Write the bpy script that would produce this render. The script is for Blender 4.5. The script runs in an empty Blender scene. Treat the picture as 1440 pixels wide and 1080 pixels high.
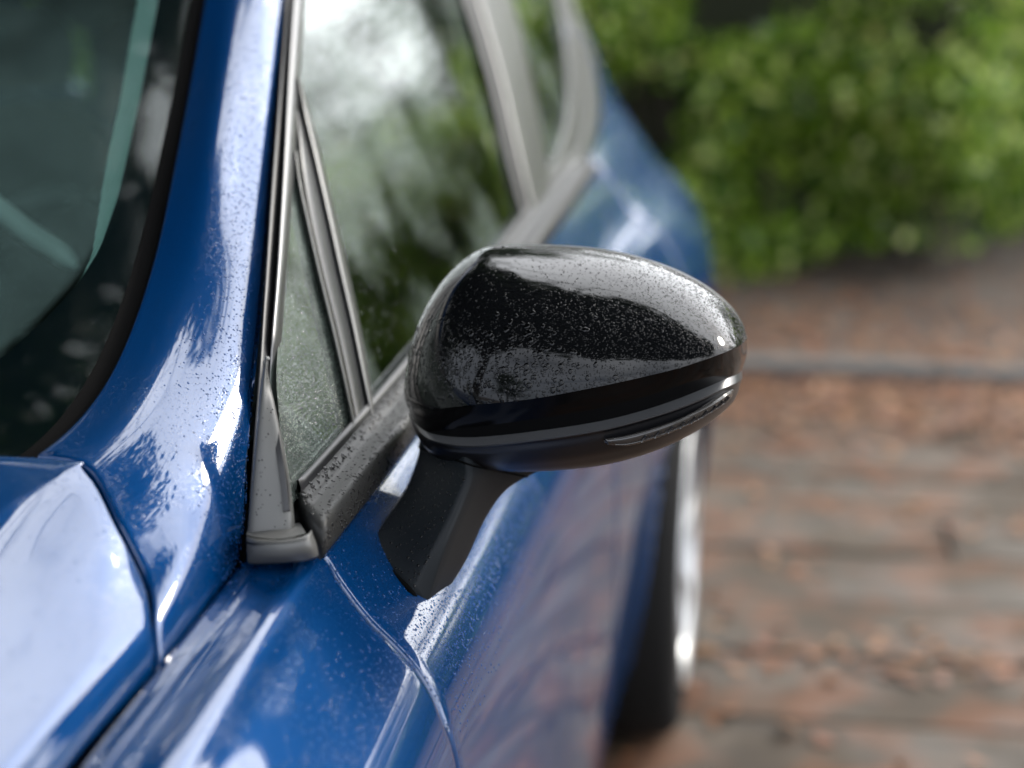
import bpy, math, random
import numpy as np
from mathutils import Vector, Matrix
random.seed(7); rng = np.random.default_rng(7)
SC = bpy.context.scene
COL = SC.collection
# ------------------------------------------------------------------ camera
CAM = np.array([0.0, 0.0, 1.36]); FPX = 2600.0
YAW, PIT = math.radians(9), math.radians(13.4)
_cy, _sy, _cp, _sp = math.cos(YAW), math.sin(YAW), math.cos(PIT), math.sin(PIT)
VD = np.array([-_sy*_cp, _cy*_cp, -_sp]); VR = np.array([_cy, _sy, 0.0]); VU = np.array([-_sy*_sp, _cy*_sp, _cp])
cam = bpy.data.cameras.new('camera'); cam.sensor_width = 36; cam.lens = 36*FPX/1440
cam.clip_start = 0.05; cam.clip_end = 3000
cam.dof.use_dof = True; cam.dof.focus_distance = 1.375; cam.dof.aperture_fstop = 2.5
cam.dof.aperture_blades = 9
co = bpy.data.objects.new('camera', cam); COL.objects.link(co)
co.matrix_world = Matrix(((VR[0], VU[0], -VD[0], CAM[0]), (VR[1], VU[1], -VD[1], CAM[1]), (VR[2], VU[2], -VD[2], CAM[2]), (0, 0, 0, 1)))
SC.camera = co
# ------------------------------------------------------------------ world, sun, exposure
SUN_EL, SUN_AZ = math.radians(33), math.radians(38)      # azimuth measured from +Y towards +X
w = bpy.data.worlds.new('World'); SC.world = w; w.use_nodes = True
nt = w.node_tree; nt.nodes.clear()
def wn(t, **k):
    n = nt.nodes.new(t)
    for a, b in k.items(): setattr(n, a, b)
    return n
sky = wn('ShaderNodeTexSky', sky_type='NISHITA'); sky.sun_disc = False
sky.sun_elevation = SUN_EL; sky.sun_rotation = SUN_AZ; sky.air_density = 1.0; sky.dust_density = 2.5; sky.ozone_density = 1.2
tc = wn('ShaderNodeTexCoord'); mp = wn('ShaderNodeMapping'); mp.inputs['Scale'].default_value = (1, 1, 2.6)
noi = wn('ShaderNodeTexNoise'); noi.inputs['Scale'].default_value = 2.1; noi.inputs['Detail'].default_value = 7; noi.inputs['Roughness'].default_value = .55
rmp = wn('ShaderNodeValToRGB'); rmp.color_ramp.elements[0].position = .20; rmp.color_ramp.elements[1].position = .44
mixw = wn('ShaderNodeMix', data_type='RGBA'); 
mulw = wn('ShaderNodeMath', operation='MULTIPLY'); mulw.inputs[1].default_value = .88
bg = wn('ShaderNodeBackground'); bg.inputs['Strength'].default_value = 0.11
wo = wn('ShaderNodeOutputWorld')
L = nt.links.new
dotn = wn('ShaderNodeVectorMath', operation='DOT_PRODUCT'); dotn.inputs[1].default_value = (math.sin(SUN_AZ)*math.cos(SUN_EL), math.cos(SUN_AZ)*math.cos(SUN_EL), math.sin(SUN_EL))
L(tc.outputs['Generated'], dotn.inputs[0])
glow = wn('ShaderNodeMapRange'); glow.inputs['From Min'].default_value = -.8; glow.inputs['From Max'].default_value = 1; glow.interpolation_type = 'SMOOTHSTEP'
L(dotn.outputs['Value'], glow.inputs['Value'])
cc = wn('ShaderNodeMix', data_type='RGBA'); cc.inputs['A'].default_value = (11.5, 12.5, 14.5, 1); cc.inputs['B'].default_value = (33, 33.6, 34.6, 1)
L(glow.outputs['Result'], cc.inputs['Factor']); n2 = wn('ShaderNodeTexNoise'); n2.inputs['Scale'].default_value = 1.7; n2.inputs['Detail'].default_value = 5; L(mp.outputs[0], n2.inputs['Vector'])
r2 = wn('ShaderNodeMapRange'); r2.inputs['From Min'].default_value = .35; r2.inputs['From Max'].default_value = .65; r2.inputs['To Min'].default_value = .78; r2.inputs['To Max'].default_value = 1.1
L(n2.outputs['Fac'], r2.inputs['Value'])
cv = wn('ShaderNodeVectorMath', operation='SCALE'); L(cc.outputs['Result'], cv.inputs[0]); L(r2.outputs['Result'], cv.inputs['Scale']); L(cv.outputs[0], mixw.inputs['B'])
L(tc.outputs['Generated'], mp.inputs['Vector']); L(mp.outputs[0], noi.inputs['Vector']); L(noi.outputs['Fac'], rmp.inputs['Fac'])
L(rmp.outputs['Color'], mulw.inputs[0]); L(mulw.outputs[0], mixw.inputs['Factor']); L(sky.outputs['Color'], mixw.inputs['A'])
L(mixw.outputs['Result'], bg.inputs['Color']); L(bg.outputs[0], wo.inputs['Surface'])
sun = bpy.data.lights.new('sun', 'SUN'); sun.energy = 1.3; sun.angle = math.radians(11); sun.color = (1, .94, .84)
so = bpy.data.objects.new('sun', sun); COL.objects.link(so)
sd = Vector((math.sin(SUN_AZ)*math.cos(SUN_EL), math.cos(SUN_AZ)*math.cos(SUN_EL), math.sin(SUN_EL)))
so.rotation_euler = sd.to_track_quat('Z', 'Y').to_euler(); so.location = (3, 6, 8)
SC.view_settings.view_transform = 'Standard'; SC.view_settings.look = 'None'; SC.view_settings.gamma = 1
SC.view_settings.exposure = 0.70
try: SC.view_settings.use_curve_mapping = False
except Exception: pass
SC.render.engine = 'CYCLES'; SC.cycles.use_denoising = True
SC.cycles.max_bounces = 12; SC.cycles.transparent_max_bounces = 24; SC.cycles.transmission_bounces = 8
SC.cycles.caustics_reflective = False; SC.cycles.caustics_refractive = False; SC.cycles.sample_clamp_indirect = 8
# ------------------------------------------------------------------ geometry helpers
def ray(px, py): return VD + (px-720)/FPX*VR + (540-py)/FPX*VU
def at(px, py, Y):
    r = ray(px, py); return CAM + r*((Y-CAM[1])/r[1])
def project(P):
    v = np.asarray(P)-CAM; d = v@VD
    return 720+FPX*(v@VR)/d, 540-FPX*(v@VU)/d
def curve(keys, n, ts=None):
    """Catmull-Rom through 3D keys, n samples."""
    K = np.array(keys, float); m = len(K)
    if m == 2:
        t = np.linspace(0, 1, n)[:, None] if ts is None else np.asarray(ts)[:, None]
        return K[0]*(1-t)+K[1]*t
    E_ = np.vstack([2*K[0]-K[1], K, 2*K[-1]-K[-2]])
    t = (np.linspace(0, 1, n) if ts is None else np.asarray(ts))*(m-1)
    i = np.clip(t.astype(int), 0, m-2); f = (t-i)[:, None]
    p0, p1, p2, p3 = E_[i], E_[i+1], E_[i+2], E_[i+3]
    return .5*((2*p1)+(-p0+p2)*f+(2*p0-5*p1+4*p2-p3)*f**2+(-p0+3*p1-3*p2+p3)*f**3)
def loft(curves, nu, nv, tv=None):
    """curves: list of 3D key lists (each a line along u). Returns grid (nu, nv, 3)."""
    cs = np.array([curve(c, nu) for c in curves])
    return np.array([curve(cs[:, i], nv, tv) for i in range(nu)])
def normals(G):
    du = np.gradient(G, axis=0); dv = np.gradient(G, axis=1)
    n = np.cross(du, dv); n /= (np.linalg.norm(n, axis=2, keepdims=True)+1e-12)
    return n
def rolled(G, out, gap=.0018, depth=.016, sides='udlr', r=.0016, toward=None):
    """give a sheet rolled, returned edges. out: a point-wise reference direction for 'outside'."""
    N = normals(G)
    if np.sum(N*np.asarray(out)) < 0: N = -N
    G = G.copy()
    def ext(G, N, axis, end):
        A = np.moveaxis(G, axis, 0); B = np.moveaxis(N, axis, 0)
        if end: A = A[::-1]; B = B[::-1]
        inw = A[1]-A[0]; inw /= (np.linalg.norm(inw, axis=1, keepdims=True)+1e-12)
        n = B[0]; e = A[0]+inw*gap
        rows = [e - n*depth, e - n*(r*2.2), e + inw*r*.3 - n*r*1.0, e + inw*r*1.0 - n*r*.3, e + inw*r*2.2]
        A2 = np.concatenate([np.array(rows), A[1:]]); B2 = np.concatenate([np.array([n]*5), B[1:]])
        if end: A2 = A2[::-1]; B2 = B2[::-1]
        return np.moveaxis(A2, 0, axis), np.moveaxis(B2, 0, axis)
    if 'u' in sides: G, N = ext(G, N, 0, False)
    if 'd' in sides: G, N = ext(G, N, 0, True)
    if 'l' in sides: G, N = ext(G, N, 1, False)
    if 'r' in sides: G, N = ext(G, N, 1, True)
    return G
def mesh_obj(name, V, F, mat, parent=None, smooth=True, kind=None):
    me = bpy.data.meshes.new(name); me.from_pydata([tuple(v) for v in V], [], F)
    if smooth: me.polygons.foreach_set('use_smooth', [True]*len(me.polygons))
    me.update()
    if mat: me.materials.append(mat)
    o = bpy.data.objects.new(name, me); COL.objects.link(o)
    if parent: attach(o, parent)
    if kind: o['kind'] = kind
    return o
def attach(o, parent):
    """parent without moving the mesh (parents are never rotated)"""
    o.parent = parent
    p = parent; off = Vector((0, 0, 0))
    while p: off += p.location; p = p.parent
    o.location = -off
def grid_faces(nu, nv, closed_v=False, base=0):
    F = []
    for i in range(nu-1):
        for j in range(nv if closed_v else nv-1):
            j2 = (j+1) % nv
            F.append((base+i*nv+j, base+i*nv+j2, base+(i+1)*nv+j2, base+(i+1)*nv+j))
    return F
def grid_obj(name, G, mat, parent=None, out=None, closed=False, caps=False, smooth=True, solid=0):
    nu, nv = G.shape[:2]
    V = G.reshape(-1, 3); F = grid_faces(nu, nv, closed)
    if out is not None:
        N = normals(G)
        if np.sum(N*np.asarray(out)) > 0: F = [f[::-1] for f in F]
    if caps: F.append(tuple(range(nv))[::-1]); F.append(tuple((nu-1)*nv+j for j in range(nv)))
    o = mesh_obj(name, V, F, mat, parent, smooth)
    if solid:
        m = o.modifiers.new('s', 'SOLIDIFY'); m.thickness = solid; m.offset = -1
    return o
class MB:
    def __init__(s): s.V = []; s.F = []; s.n = 0
    def add(s, V, F):
        V = np.asarray(V, float).reshape(-1, 3); s.V.append(V); s.F += [tuple(i+s.n for i in f) for f in F]; s.n += len(V)
    def grid(s, G, closed=False): s.add(G.reshape(-1, 3), grid_faces(G.shape[0], G.shape[1], closed))
    def box(s, a, b):
        a = np.array(a, float); b = np.array(b, float)
        V = [(x, y, z) for x in (a[0], b[0]) for y in (a[1], b[1]) for z in (a[2], b[2])]
        s.add(V, [(0, 1, 3, 2), (4, 6, 7, 5), (0, 4, 5, 1), (2, 3, 7, 6), (0, 2, 6, 4), (1, 5, 7, 3)])
    def tube(s, pts, r, k=10, cap=True):
        pts = np.array(pts, float); n = len(pts); r = np.broadcast_to(np.asarray(r, float), (n,))
        T = np.gradient(pts, axis=0); T /= np.linalg.norm(T, axis=1, keepdims=True)+1e-12
        a = np.array([0, 0, 1.0]) if abs(T[0][2]) < .9 else np.array([1.0, 0, 0])
        G = []
        for i in range(n):
            x = np.cross(T[i], a); x /= np.linalg.norm(x)+1e-12; y = np.cross(T[i], x); a = -y if False else a
            G.append([pts[i]+r[i]*(math.cos(q)*x+math.sin(q)*y) for q in np.linspace(0, 2*math.pi, k, endpoint=False)])
        G = np.array(G); b = s.n; s.grid(G, True)
        if cap: s.F.append(tuple(b+j for j in range(k))); s.F.append(tuple(b+(n-1)*k+j for j in range(k))[::-1])
    def lathe(s, prof, center, k=48, axis=0):
        """prof: (radius, offset along axis)"""
        c = np.array(center, float); G = []
        for r_, a_ in prof:
            row = []
            for q in np.linspace(0, 2*math.pi, k, endpoint=False):
                p = [0, 0, 0]; o1, o2 = [i for i in range(3) if i != axis]
                p[axis] = a_; p[o1] = r_*math.cos(q); p[o2] = r_*math.sin(q); row.append(c+np.array(p))
            G.append(row)
        s.grid(np.array(G), True)
    def build(s, name, mat, parent=None, smooth=True, kind=None):
        return mesh_obj(name, np.concatenate(s.V), s.F, mat, parent, smooth, kind)
def bevel(o, wd=.004, seg=2):
    m = o.modifiers.new('b', 'BEVEL'); m.width = wd; m.segments = seg; m.limit_method = 'ANGLE'; return o
def tag(o, label=None, cat=None, group=None, kind=None):
    if label: o['label'] = label
    if cat: o['category'] = cat
    if group: o['group'] = group
    if kind: o['kind'] = kind
    return o
def empty(name, loc):
    o = bpy.data.objects.new(name, None); COL.objects.link(o); o.location = loc; o.empty_display_size = .2; return o
# ------------------------------------------------------------------ materials
def newmat(name):
    m = bpy.data.materials.new(name); m.use_nodes = True; t = m.node_tree; t.nodes.clear()
    out = t.nodes.new('ShaderNodeOutputMaterial'); return m, t, out
class NT:
    def __init__(s, t): s.t = t
    def n(s, typ, ins=None, **k):
        n = s.t.nodes.new(typ)
        for a, b in k.items(): setattr(n, a, b)
        for a, b in (ins or {}).items():
            if hasattr(b, 'is_output') or isinstance(b, bpy.types.NodeSocket): s.t.links.new(b, n.inputs[a])
            else: n.inputs[a].default_value = b
        return n
    def coord(s): return s.n('ShaderNodeTexCoord').outputs['Object']
    def noise(s, vec, scale, detail=4, rough=.55, dist=0): return s.n('ShaderNodeTexNoise', {'Vector': vec, 'Scale': scale, 'Detail': detail, 'Roughness': rough, 'Distortion': dist}).outputs['Fac']
    def ramp(s, fac, stops):
        n = s.n('ShaderNodeValToRGB', {'Fac': fac}); e = n.color_ramp.elements
        while len(e) < len(stops): e.new(.5)
        for q, (p, c) in zip(e, stops):
            q.position = p; q.color = (c, c, c, 1) if isinstance(c, (int, float)) else (*c, 1)
        return n.outputs['Color']
    def math(s, op, a, b=0, c=None):
        n = s.n('ShaderNodeMath', operation=op)
        for i, x in enumerate((a, b, c)):
            if x is None: continue
            if isinstance(x, bpy.types.NodeSocket): s.t.links.new(x, n.inputs[i])
            else: n.inputs[i].default_value = x
        return n.outputs[0]
    def mix(s, f, a, b):
        n = s.n('ShaderNodeMix', data_type='RGBA')
        for k_, x in (('Factor', f), ('A', a), ('B', b)):
            if isinstance(x, bpy.types.NodeSocket): s.t.links.new(x, n.inputs[k_])
            else: n.inputs[k_].default_value = x if k_ == 'Factor' or len(x) == 4 else (*x, 1)
        return n.outputs['Result']
    def bump(s, h, st, dist=.001, normal=None):
        d = {'Height': h, 'Strength': st, 'Distance': dist}
        if normal is not None: d['Normal'] = normal
        return s.n('ShaderNodeBump', d).outputs['Normal']
    def drops(s, vec, scale, thr=.35, rand=1.0):
        """height field of small round drops"""
        v = s.n('ShaderNodeTexVoronoi', {'Vector': vec, 'Scale': scale, 'Randomness': rand})
        d = v.outputs['Distance']; c = s.n('ShaderNodeSeparateColor', {'Color': v.outputs['Color']}).outputs[0]
        lim = s.math('MULTIPLY', c, thr)
        h = s.math('SUBTRACT', 1, s.math('DIVIDE', d, s.math('MAXIMUM', lim, .02)))
        h = s.math('MAXIMUM', h, 0)
        return s.math('POWER', h, .5)
def principled(name, base, rough=.5, metal=0, coat=0, coatr=.03, spec=.5, bump=None, extra=None):
    m, t, out = newmat(name); q = NT(t)
    b = q.n('ShaderNodeBsdfPrincipled'); b.inputs['Base Color'].default_value = (*base, 1)
    b.inputs['Roughness'].default_value = rough; b.inputs['Metallic'].default_value = metal
    b.inputs['Coat Weight'].default_value = coat; b.inputs['Coat Roughness'].default_value = coatr
    b.inputs['Specular IOR Level'].default_value = spec
    t.links.new(b.outputs[0], out.inputs['Surface'])
    if bump: 
        h = q.noise(q.coord(), bump[0], 5); nrm = q.bump(h, bump[1], bump[2]); t.links.new(nrm, b.inputs['Normal'])
    if extra: extra(q, b)
    return m
M = {}
def mat_paint():
    m, t, out = newmat('blue_pearl_paint'); q = NT(t); c = q.coord()
    b = q.n('ShaderNodeBsdfPrincipled')
    flake = q.n('ShaderNodeTexVoronoi', {'Vector': c, 'Scale': 2600}).outputs['Color']
    col = q.mix(q.noise(flake, 3, 0), (.0, .021, .085), (.0, .043, .155))
    t.links.new(col, b.inputs['Base Color'])
    b.inputs['Metallic'].default_value = .35; b.inputs['Specular IOR Level'].default_value = 0; b.inputs['Roughness'].default_value = .38
    b.inputs['Coat Weight'].default_value = 1; b.inputs['Coat IOR'].default_value = 1.72
    # rain film: fine beads and runs where the panel is wet
    st = q.n('ShaderNodeMapping', {'Vector': c, 'Scale': (9, 3, 3)}).outputs[0]
    mask = q.ramp(q.noise(st, 2.2, 3), [(.50, 0), (.64, .8)])
    d1 = q.drops(c, 420, .42); d2 = q.drops(c, 900, .4)
    h = q.math('ADD', q.math('MULTIPLY', d1, .5), q.math('MULTIPLY', d2, .25))
    h = q.math('MULTIPLY', h, mask)
    peel = q.noise(c, 900, 2)
    runs = q.n('ShaderNodeMapping', {'Vector': c, 'Scale': (260, 10, 60)}).outputs[0]
    h2 = q.math('MULTIPLY', q.noise(runs, 1.0, 2), mask)
    h = q.math('ADD', h, q.math('ADD', q.math('MULTIPLY', peel, .012), q.math('MULTIPLY', h2, .02)))
    nb = q.bump(h, .55, .0006)
    t.links.new(nb, b.inputs['Coat Normal'])
    b.inputs['Coat Roughness'].default_value = .035
    t.links.new(b.outputs[0], out.inputs['Surface']); return m
M['paint'] = mat_paint()
def mat_gloss(name, base, rough, wet=.4, scale=600, spec=.5):
    m, t, out = newmat(name); q = NT(t); c = q.coord()
    b = q.n('ShaderNodeBsdfPrincipled'); b.inputs['Base Color'].default_value = (*base, 1)
    b.inputs['Roughness'].default_value = rough; b.inputs['Specular IOR Level'].default_value = spec
    h = q.math('ADD', q.math('MULTIPLY', q.drops(c, scale, .38), .6), q.math('MULTIPLY', q.noise(c, 1500, 2), .05))
    mask = q.ramp(q.noise(c, 18, 3), [(.4, .15), (.62, 1)])
    nb = q.bump(q.math('MULTIPLY', h, mask), wet, .0006); t.links.new(nb, b.inputs['Normal'])
    t.links.new(b.outputs[0], out.inputs['Surface']); return m
M['piano'] = principled('piano_black_plastic', (.0028, .003, .0034), .035, spec=.30)
M['band'] = principled('black_band', (.002, .002, .0022), .12, spec=.16)
M['gloss_trim'] = mat_gloss('gloss_black_trim', (.05, .05, .05), .30, .2, 700, .8)
M['satin'] = mat_gloss('satin_black_plastic', (.014, .015, .017), .34, .25, 900)
M['arm'] = mat_gloss('mirror_arm_plastic', (.008, .010, .012), .5, .2, 900, .12)
M['ledge'] = mat_gloss('ledge_grey_plastic', (.05, .051, .053), .30, .1, 900)
M['sail'] = mat_gloss('sail_grey_plastic', (.07, .07, .066), .42, .12, 900)
M['lower'] = mat_gloss('lower_black_plastic', (.006, .006, .007), .28, .15, 900)
M['rail'] = mat_gloss('wet_black_rail', (.02, .02, .019), .45, .25, 900, .2)
M['rubber'] = principled('black_rubber', (.008, .008, .009), .45, bump=(900, .2, .0004))
M['dark'] = principled('black_gap', (.002, .002, .002), .8, spec=.03)
M['tyre'] = principled('tyre_rubber', (.006, .006, .006), .8, spec=.15, bump=(120, .4, .002))
M['alloy'] = principled('silver_alloy', (.42, .43, .44), .38, .7, .2)
M['chrome'] = principled('bright_chrome', (.8, .8, .8), .12, 1)
M['seat'] = principled('dark_seat_cloth', (.02, .021, .023), .9, bump=(700, .4, .001))
M['dash'] = principled('dashboard_plastic', (.012, .014, .015), .6, bump=(500, .3, .001))
M['hood_rim'] = principled('pale_grey_trim', (.28, .32, .31), .4)
M['liner'] = principled('pale_headlining', (.35, .36, .35), .9)
M['mirror'] = principled('mirror_glass', (.9, .9, .9), .02, 1)
M['lamp_glass'] = mat_gloss('smoked_lens', (.03, .028, .026), .10, .5, 420, .8)
M['lamp_red'] = principled('tail_lamp_red', (.3, .01, .01), .15)
M['underbody'] = principled('underbody_black', (.006, .006, .006), .9)
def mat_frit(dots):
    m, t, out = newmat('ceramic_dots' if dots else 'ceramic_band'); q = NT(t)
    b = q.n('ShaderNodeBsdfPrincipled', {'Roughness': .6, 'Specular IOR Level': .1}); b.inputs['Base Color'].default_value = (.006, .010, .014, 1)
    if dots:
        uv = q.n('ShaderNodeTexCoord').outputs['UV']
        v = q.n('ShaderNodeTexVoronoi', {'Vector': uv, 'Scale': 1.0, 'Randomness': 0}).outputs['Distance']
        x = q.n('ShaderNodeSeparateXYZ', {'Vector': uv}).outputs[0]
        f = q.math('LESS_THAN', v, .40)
        t.links.new(q.mix(f, (.45, .62, .58), (.03, .045, .048)), b.inputs['Base Color'])  # teal between the dots paints in the light seen through the glass
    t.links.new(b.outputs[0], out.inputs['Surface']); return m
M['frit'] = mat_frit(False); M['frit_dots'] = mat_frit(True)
def mat_glass(name, tint, ior=1.55, veil=.08, dscale=700, streak=False, mist=.5, bumpst=.5, mscale=5, mlo=.42, mhi=.6, veilcol=(.35, .45, .42), area=None):
    m, t, out = newmat(name); q = NT(t); c = q.coord()
    mask = q.ramp(q.noise(c, mscale, 3), [(mlo, .0), (mhi, 1)])
    v = c
    if streak: v = q.n('ShaderNodeMapping', {'Vector': c, 'Rotation': (math.radians(-38), 0, 0), 'Scale': (1, .22, 1)}).outputs[0]
    d = q.math('ADD', q.drops(v, dscale, .45), q.math('MULTIPLY', q.drops(c, dscale*2.1, .45), .6))
    d = q.math('MULTIPLY', d, mask)
    nb = q.bump(d, bumpst, .0005)
    fr = q.n('ShaderNodeFresnel', {'IOR': ior, 'Normal': nb}).outputs[0]
    gl = q.n('ShaderNodeBsdfGlossy', {'Color': (.95, 1, .98, 1), 'Roughness': .0, 'Normal': nb})
    tr = q.n('ShaderNodeBsdfTransparent', {'Color': (*tint, 1)})
    df = q.n('ShaderNodeBsdfDiffuse', {'Color': (*veilcol, 1), 'Normal': nb})
    m0 = q.n('ShaderNodeMixShader', {0: q.math('MULTIPLY', q.math('ADD', q.math('MULTIPLY', d, 1.3), q.math('MULTIPLY', mask, .45)), veil), 1: tr.outputs[0], 2: df.outputs[0]})
    if area:
        at_ = q.n('ShaderNodeAttribute', attribute_name=area).outputs['Fac']
        lk = m0.inputs[0].links[0].from_socket; t.links.new(q.math('MULTIPLY', q.math('ADD', lk, .03), at_), m0.inputs[0])
    m1 = q.n('ShaderNodeMixShader', {0: fr, 1: m0.outputs[0], 2: gl.outputs[0]})
    t.links.new(m1.outputs[0], out.inputs['Surface']); return m
M['windscreen'] = mat_glass('windscreen_glass', (.60, .76, .72), 1.34, .13, 560, False, bumpst=.05, mscale=4, mlo=.40, mhi=.62, veilcol=(.22, .36, .34), area='misted')
M['side_glass'] = mat_glass('tinted_side_glass', (.34, .44, .40), 2.4, .26, 700, bumpst=.10, mscale=6, veilcol=(.5, .6, .55))
M['quarter_glass'] = mat_glass('misted_quarter_glass', (.30, .42, .34), 1.9, .42, 620, bumpst=.6, mscale=5, mlo=.30, mhi=.45, veilcol=(.5, .6, .52))
def mat_water():
    m, t, out = newmat('water'); q = NT(t)
    b = q.n('ShaderNodeBsdfPrincipled', {'Roughness': .0, 'IOR': 1.33, 'Transmission Weight': 1.0})
    t.links.new(b.outputs[0], out.inputs['Surface']); return m
M['water'] = mat_water()
M['water_black'] = principled('rain_on_black', (.0015, .0016, .0018), .0, spec=.25)
M['water_blue'] = principled('rain_on_blue', (.0, .03, .12), .0, spec=.3)
def mat_leaf(name, stops, trans=.35, rough=.4):
    m, t, out = newmat(name); q = NT(t)
    r = q.n('ShaderNodeNewGeometry').outputs['Random Per Island']
    big = q.noise(q.coord(), .9, 2)
    f = q.math('ADD', q.math('MULTIPLY', r, .7), q.math('MULTIPLY', big, .3))
    col = q.ramp(f, stops)
    b = q.n('ShaderNodeBsdfPrincipled', {'Base Color': col, 'Roughness': rough})
    tl = q.n('ShaderNodeBsdfTranslucent', {'Color': col})
    mx = q.n('ShaderNodeMixShader', {0: trans, 1: b.outputs[0], 2: tl.outputs[0]})
    t.links.new(mx.outputs[0], out.inputs['Surface']); return m
M['hedge_leaf'] = mat_leaf('hedge_leaf', [(0, (.010, .028, .004)), (.30, (.035, .095, .009)), (.52, (.17, .31, .02)), (.70, (.32, .46, .05)), (.80, (.70, .80, .28)), (.95, (.42, .20, .05))], .4, .2)  # palest stop paints bright glints into some of the leaves
M['tree_leaf'] = mat_leaf('tree_leaf', [(0, (.012, .03, .012)), (.5, (.035, .075, .022)), (.9, (.08, .13, .03)), (1, (.18, .14, .04))])
M['fallen'] = mat_leaf('fallen_leaf', [(0, (.04, .016, .008)), (.35, (.15, .05, .016)), (.6, (.22, .085, .028)), (.85, (.24, .125, .05)), (1, (.09, .04, .018))], .1, .6)
M['bark'] = principled('bark', (.055, .042, .032), .9, bump=(30, 1, .02))
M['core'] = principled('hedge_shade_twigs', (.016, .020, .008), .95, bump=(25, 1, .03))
def mat_board():
    m, t, out = newmat('weathered_board'); q = NT(t)
    oi = q.n('ShaderNodeObjectInfo').outputs['Random']; c = q.coord()
    g = q.n('ShaderNodeMapping', {'Vector': c, 'Scale': (2.6, 6, 6)}).outputs[0]
    add = q.n('ShaderNodeVectorMath', {0: g, 1: q.n('ShaderNodeCombineXYZ', {'X': q.math('MULTIPLY', oi, 50)}).outputs[0]}, operation='ADD').outputs[0]
    n1 = q.noise(add, 1.6, 6, .6); n2 = q.noise(c, 5, 4)
    col = q.ramp(n1, [(.25, (.023, .016, .010)), (.5, (.047, .033, .020)), (.75, (.086, .063, .041))])
    col = q.mix(q.math('MULTIPLY', oi, .35), col, (.072, .054, .036))
    col = q.mix(q.ramp(n2, [(.48, 0), (.62, .8)]), col, (.12, .05, .022))
    rough = q.ramp(q.noise(c, 3, 3), [(.4, .6), (.6, .9)])
    b = q.n('ShaderNodeBsdfPrincipled', {'Base Color': col, 'Roughness': rough, 'Normal': q.bump(n1, .6, .006)})
    t.links.new(b.outputs[0], out.inputs['Surface']); return m
M['board'] = mat_board()
def mat_ground():
    m, t, out = newmat('leaf_strewn_earth'); q = NT(t); c = q.coord()
    n1 = q.noise(c, 1.5, 8, .65); n2 = q.noise(c, 14, 5, .6)
    col = q.ramp(q.math('ADD', q.math('MULTIPLY', n1, .5), q.math('MULTIPLY', n2, .5)), [(.35, (.028, .02, .016)), (.5, (.066, .050, .040)), (.66, (.13, .105, .085))])
    b = q.n('ShaderNodeBsdfPrincipled', {'Base Color': col, 'Roughness': .8, 'Normal': q.bump(n2, .8, .02)})
    t.links.new(b.outputs[0], out.inputs['Surface']); return m
M['ground'] = mat_ground()
M['stone'] = principled('kerb_stone', (.085, .08, .075), .8, bump=(40, .8, .008))
M['white_wall'] = principled('render_wall', (.55, .53, .50), .8, bump=(60, .3, .004))
# ------------------------------------------------------------------ ground
G = MB(); G.grid(np.array([[(x, y, -.03) for x in np.linspace(-400, 400, 9)] for y in np.linspace(-400, 400, 9)]))
tag(G.build('ground', M['ground']), 'brown earth strewn with leaves under the hedge', None, None, 'structure')
# boards laid across the view: individual pieces of the paving
pav = empty('board_paving', (0, 3, 0)); tag(pav, kind='structure', label='weathered wet boards laid crosswise beside the car')
def board_mesh(lx, ly, seed):
    r = np.random.default_rng(seed); nx = 7
    V = []; F = []
    for i, x in enumerate(np.linspace(-lx/2, lx/2, nx)):
        h = r.normal(0, .001); j = r.normal(0, .002, 2)
        V += [(x, -ly/2+j[0], -.045), (x, -ly/2+j[0], -.006+h), (x, -ly/2+.008+j[0], h), (x, ly/2-.008+j[1], h), (x, ly/2+j[1], -.006+h), (x, ly/2+j[1], -.045)]
    for i in range(nx-1):
        for k in range(5): F.append((i*6+k, i*6+k+1, (i+1)*6+k+1, (i+1)*6+k)[::-1])
    F.append((0, 1, 2, 3, 4, 5)[::-1]); F.append(tuple((nx-1)*6+k for k in range(6)))
    me = bpy.data.meshes.new('board'); me.from_pydata(V, [], F); me.materials.append(M['board']); return me
bm_ = [board_mesh(2.38, .311, s) for s in range(5)]
PITCH = .318; yrow = -1.15; k = 0
while yrow < 5.72:
    xo = rng.uniform(-.9, .9)
    for ix in range(-2, 3):
        if yrow < .6 and ix < -1: continue
        o = bpy.data.objects.new('board', bm_[k % 5]); COL.objects.link(o); k += 1
        o.parent = pav; o.location = (xo+ix*2.4, yrow-3, rng.normal(0, .004))
        o.rotation_euler = (rng.normal(0, .006), rng.normal(0, .002), rng.normal(0, .002))
    yrow += PITCH
# kerb beyond the boards
kerb = empty('kerb', (0, 5.88, 0)); tag(kerb, kind='structure', label='low grey stone kerb at the far edge of the boards')
kb = MB(); kb.box((-.445, -.06, -.1), (.445, .06, .055)); ko = kb.build('kerb_stone', M['stone'], None, False); bevel(ko, .012)
for i in range(-6, 7):
    o = ko if i == -6 else ko.copy()
    if i != -6: COL.objects.link(o)
    o.parent = kerb; o.location = (i*.9, rng.normal(0, .004), rng.normal(0, .003))
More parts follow.
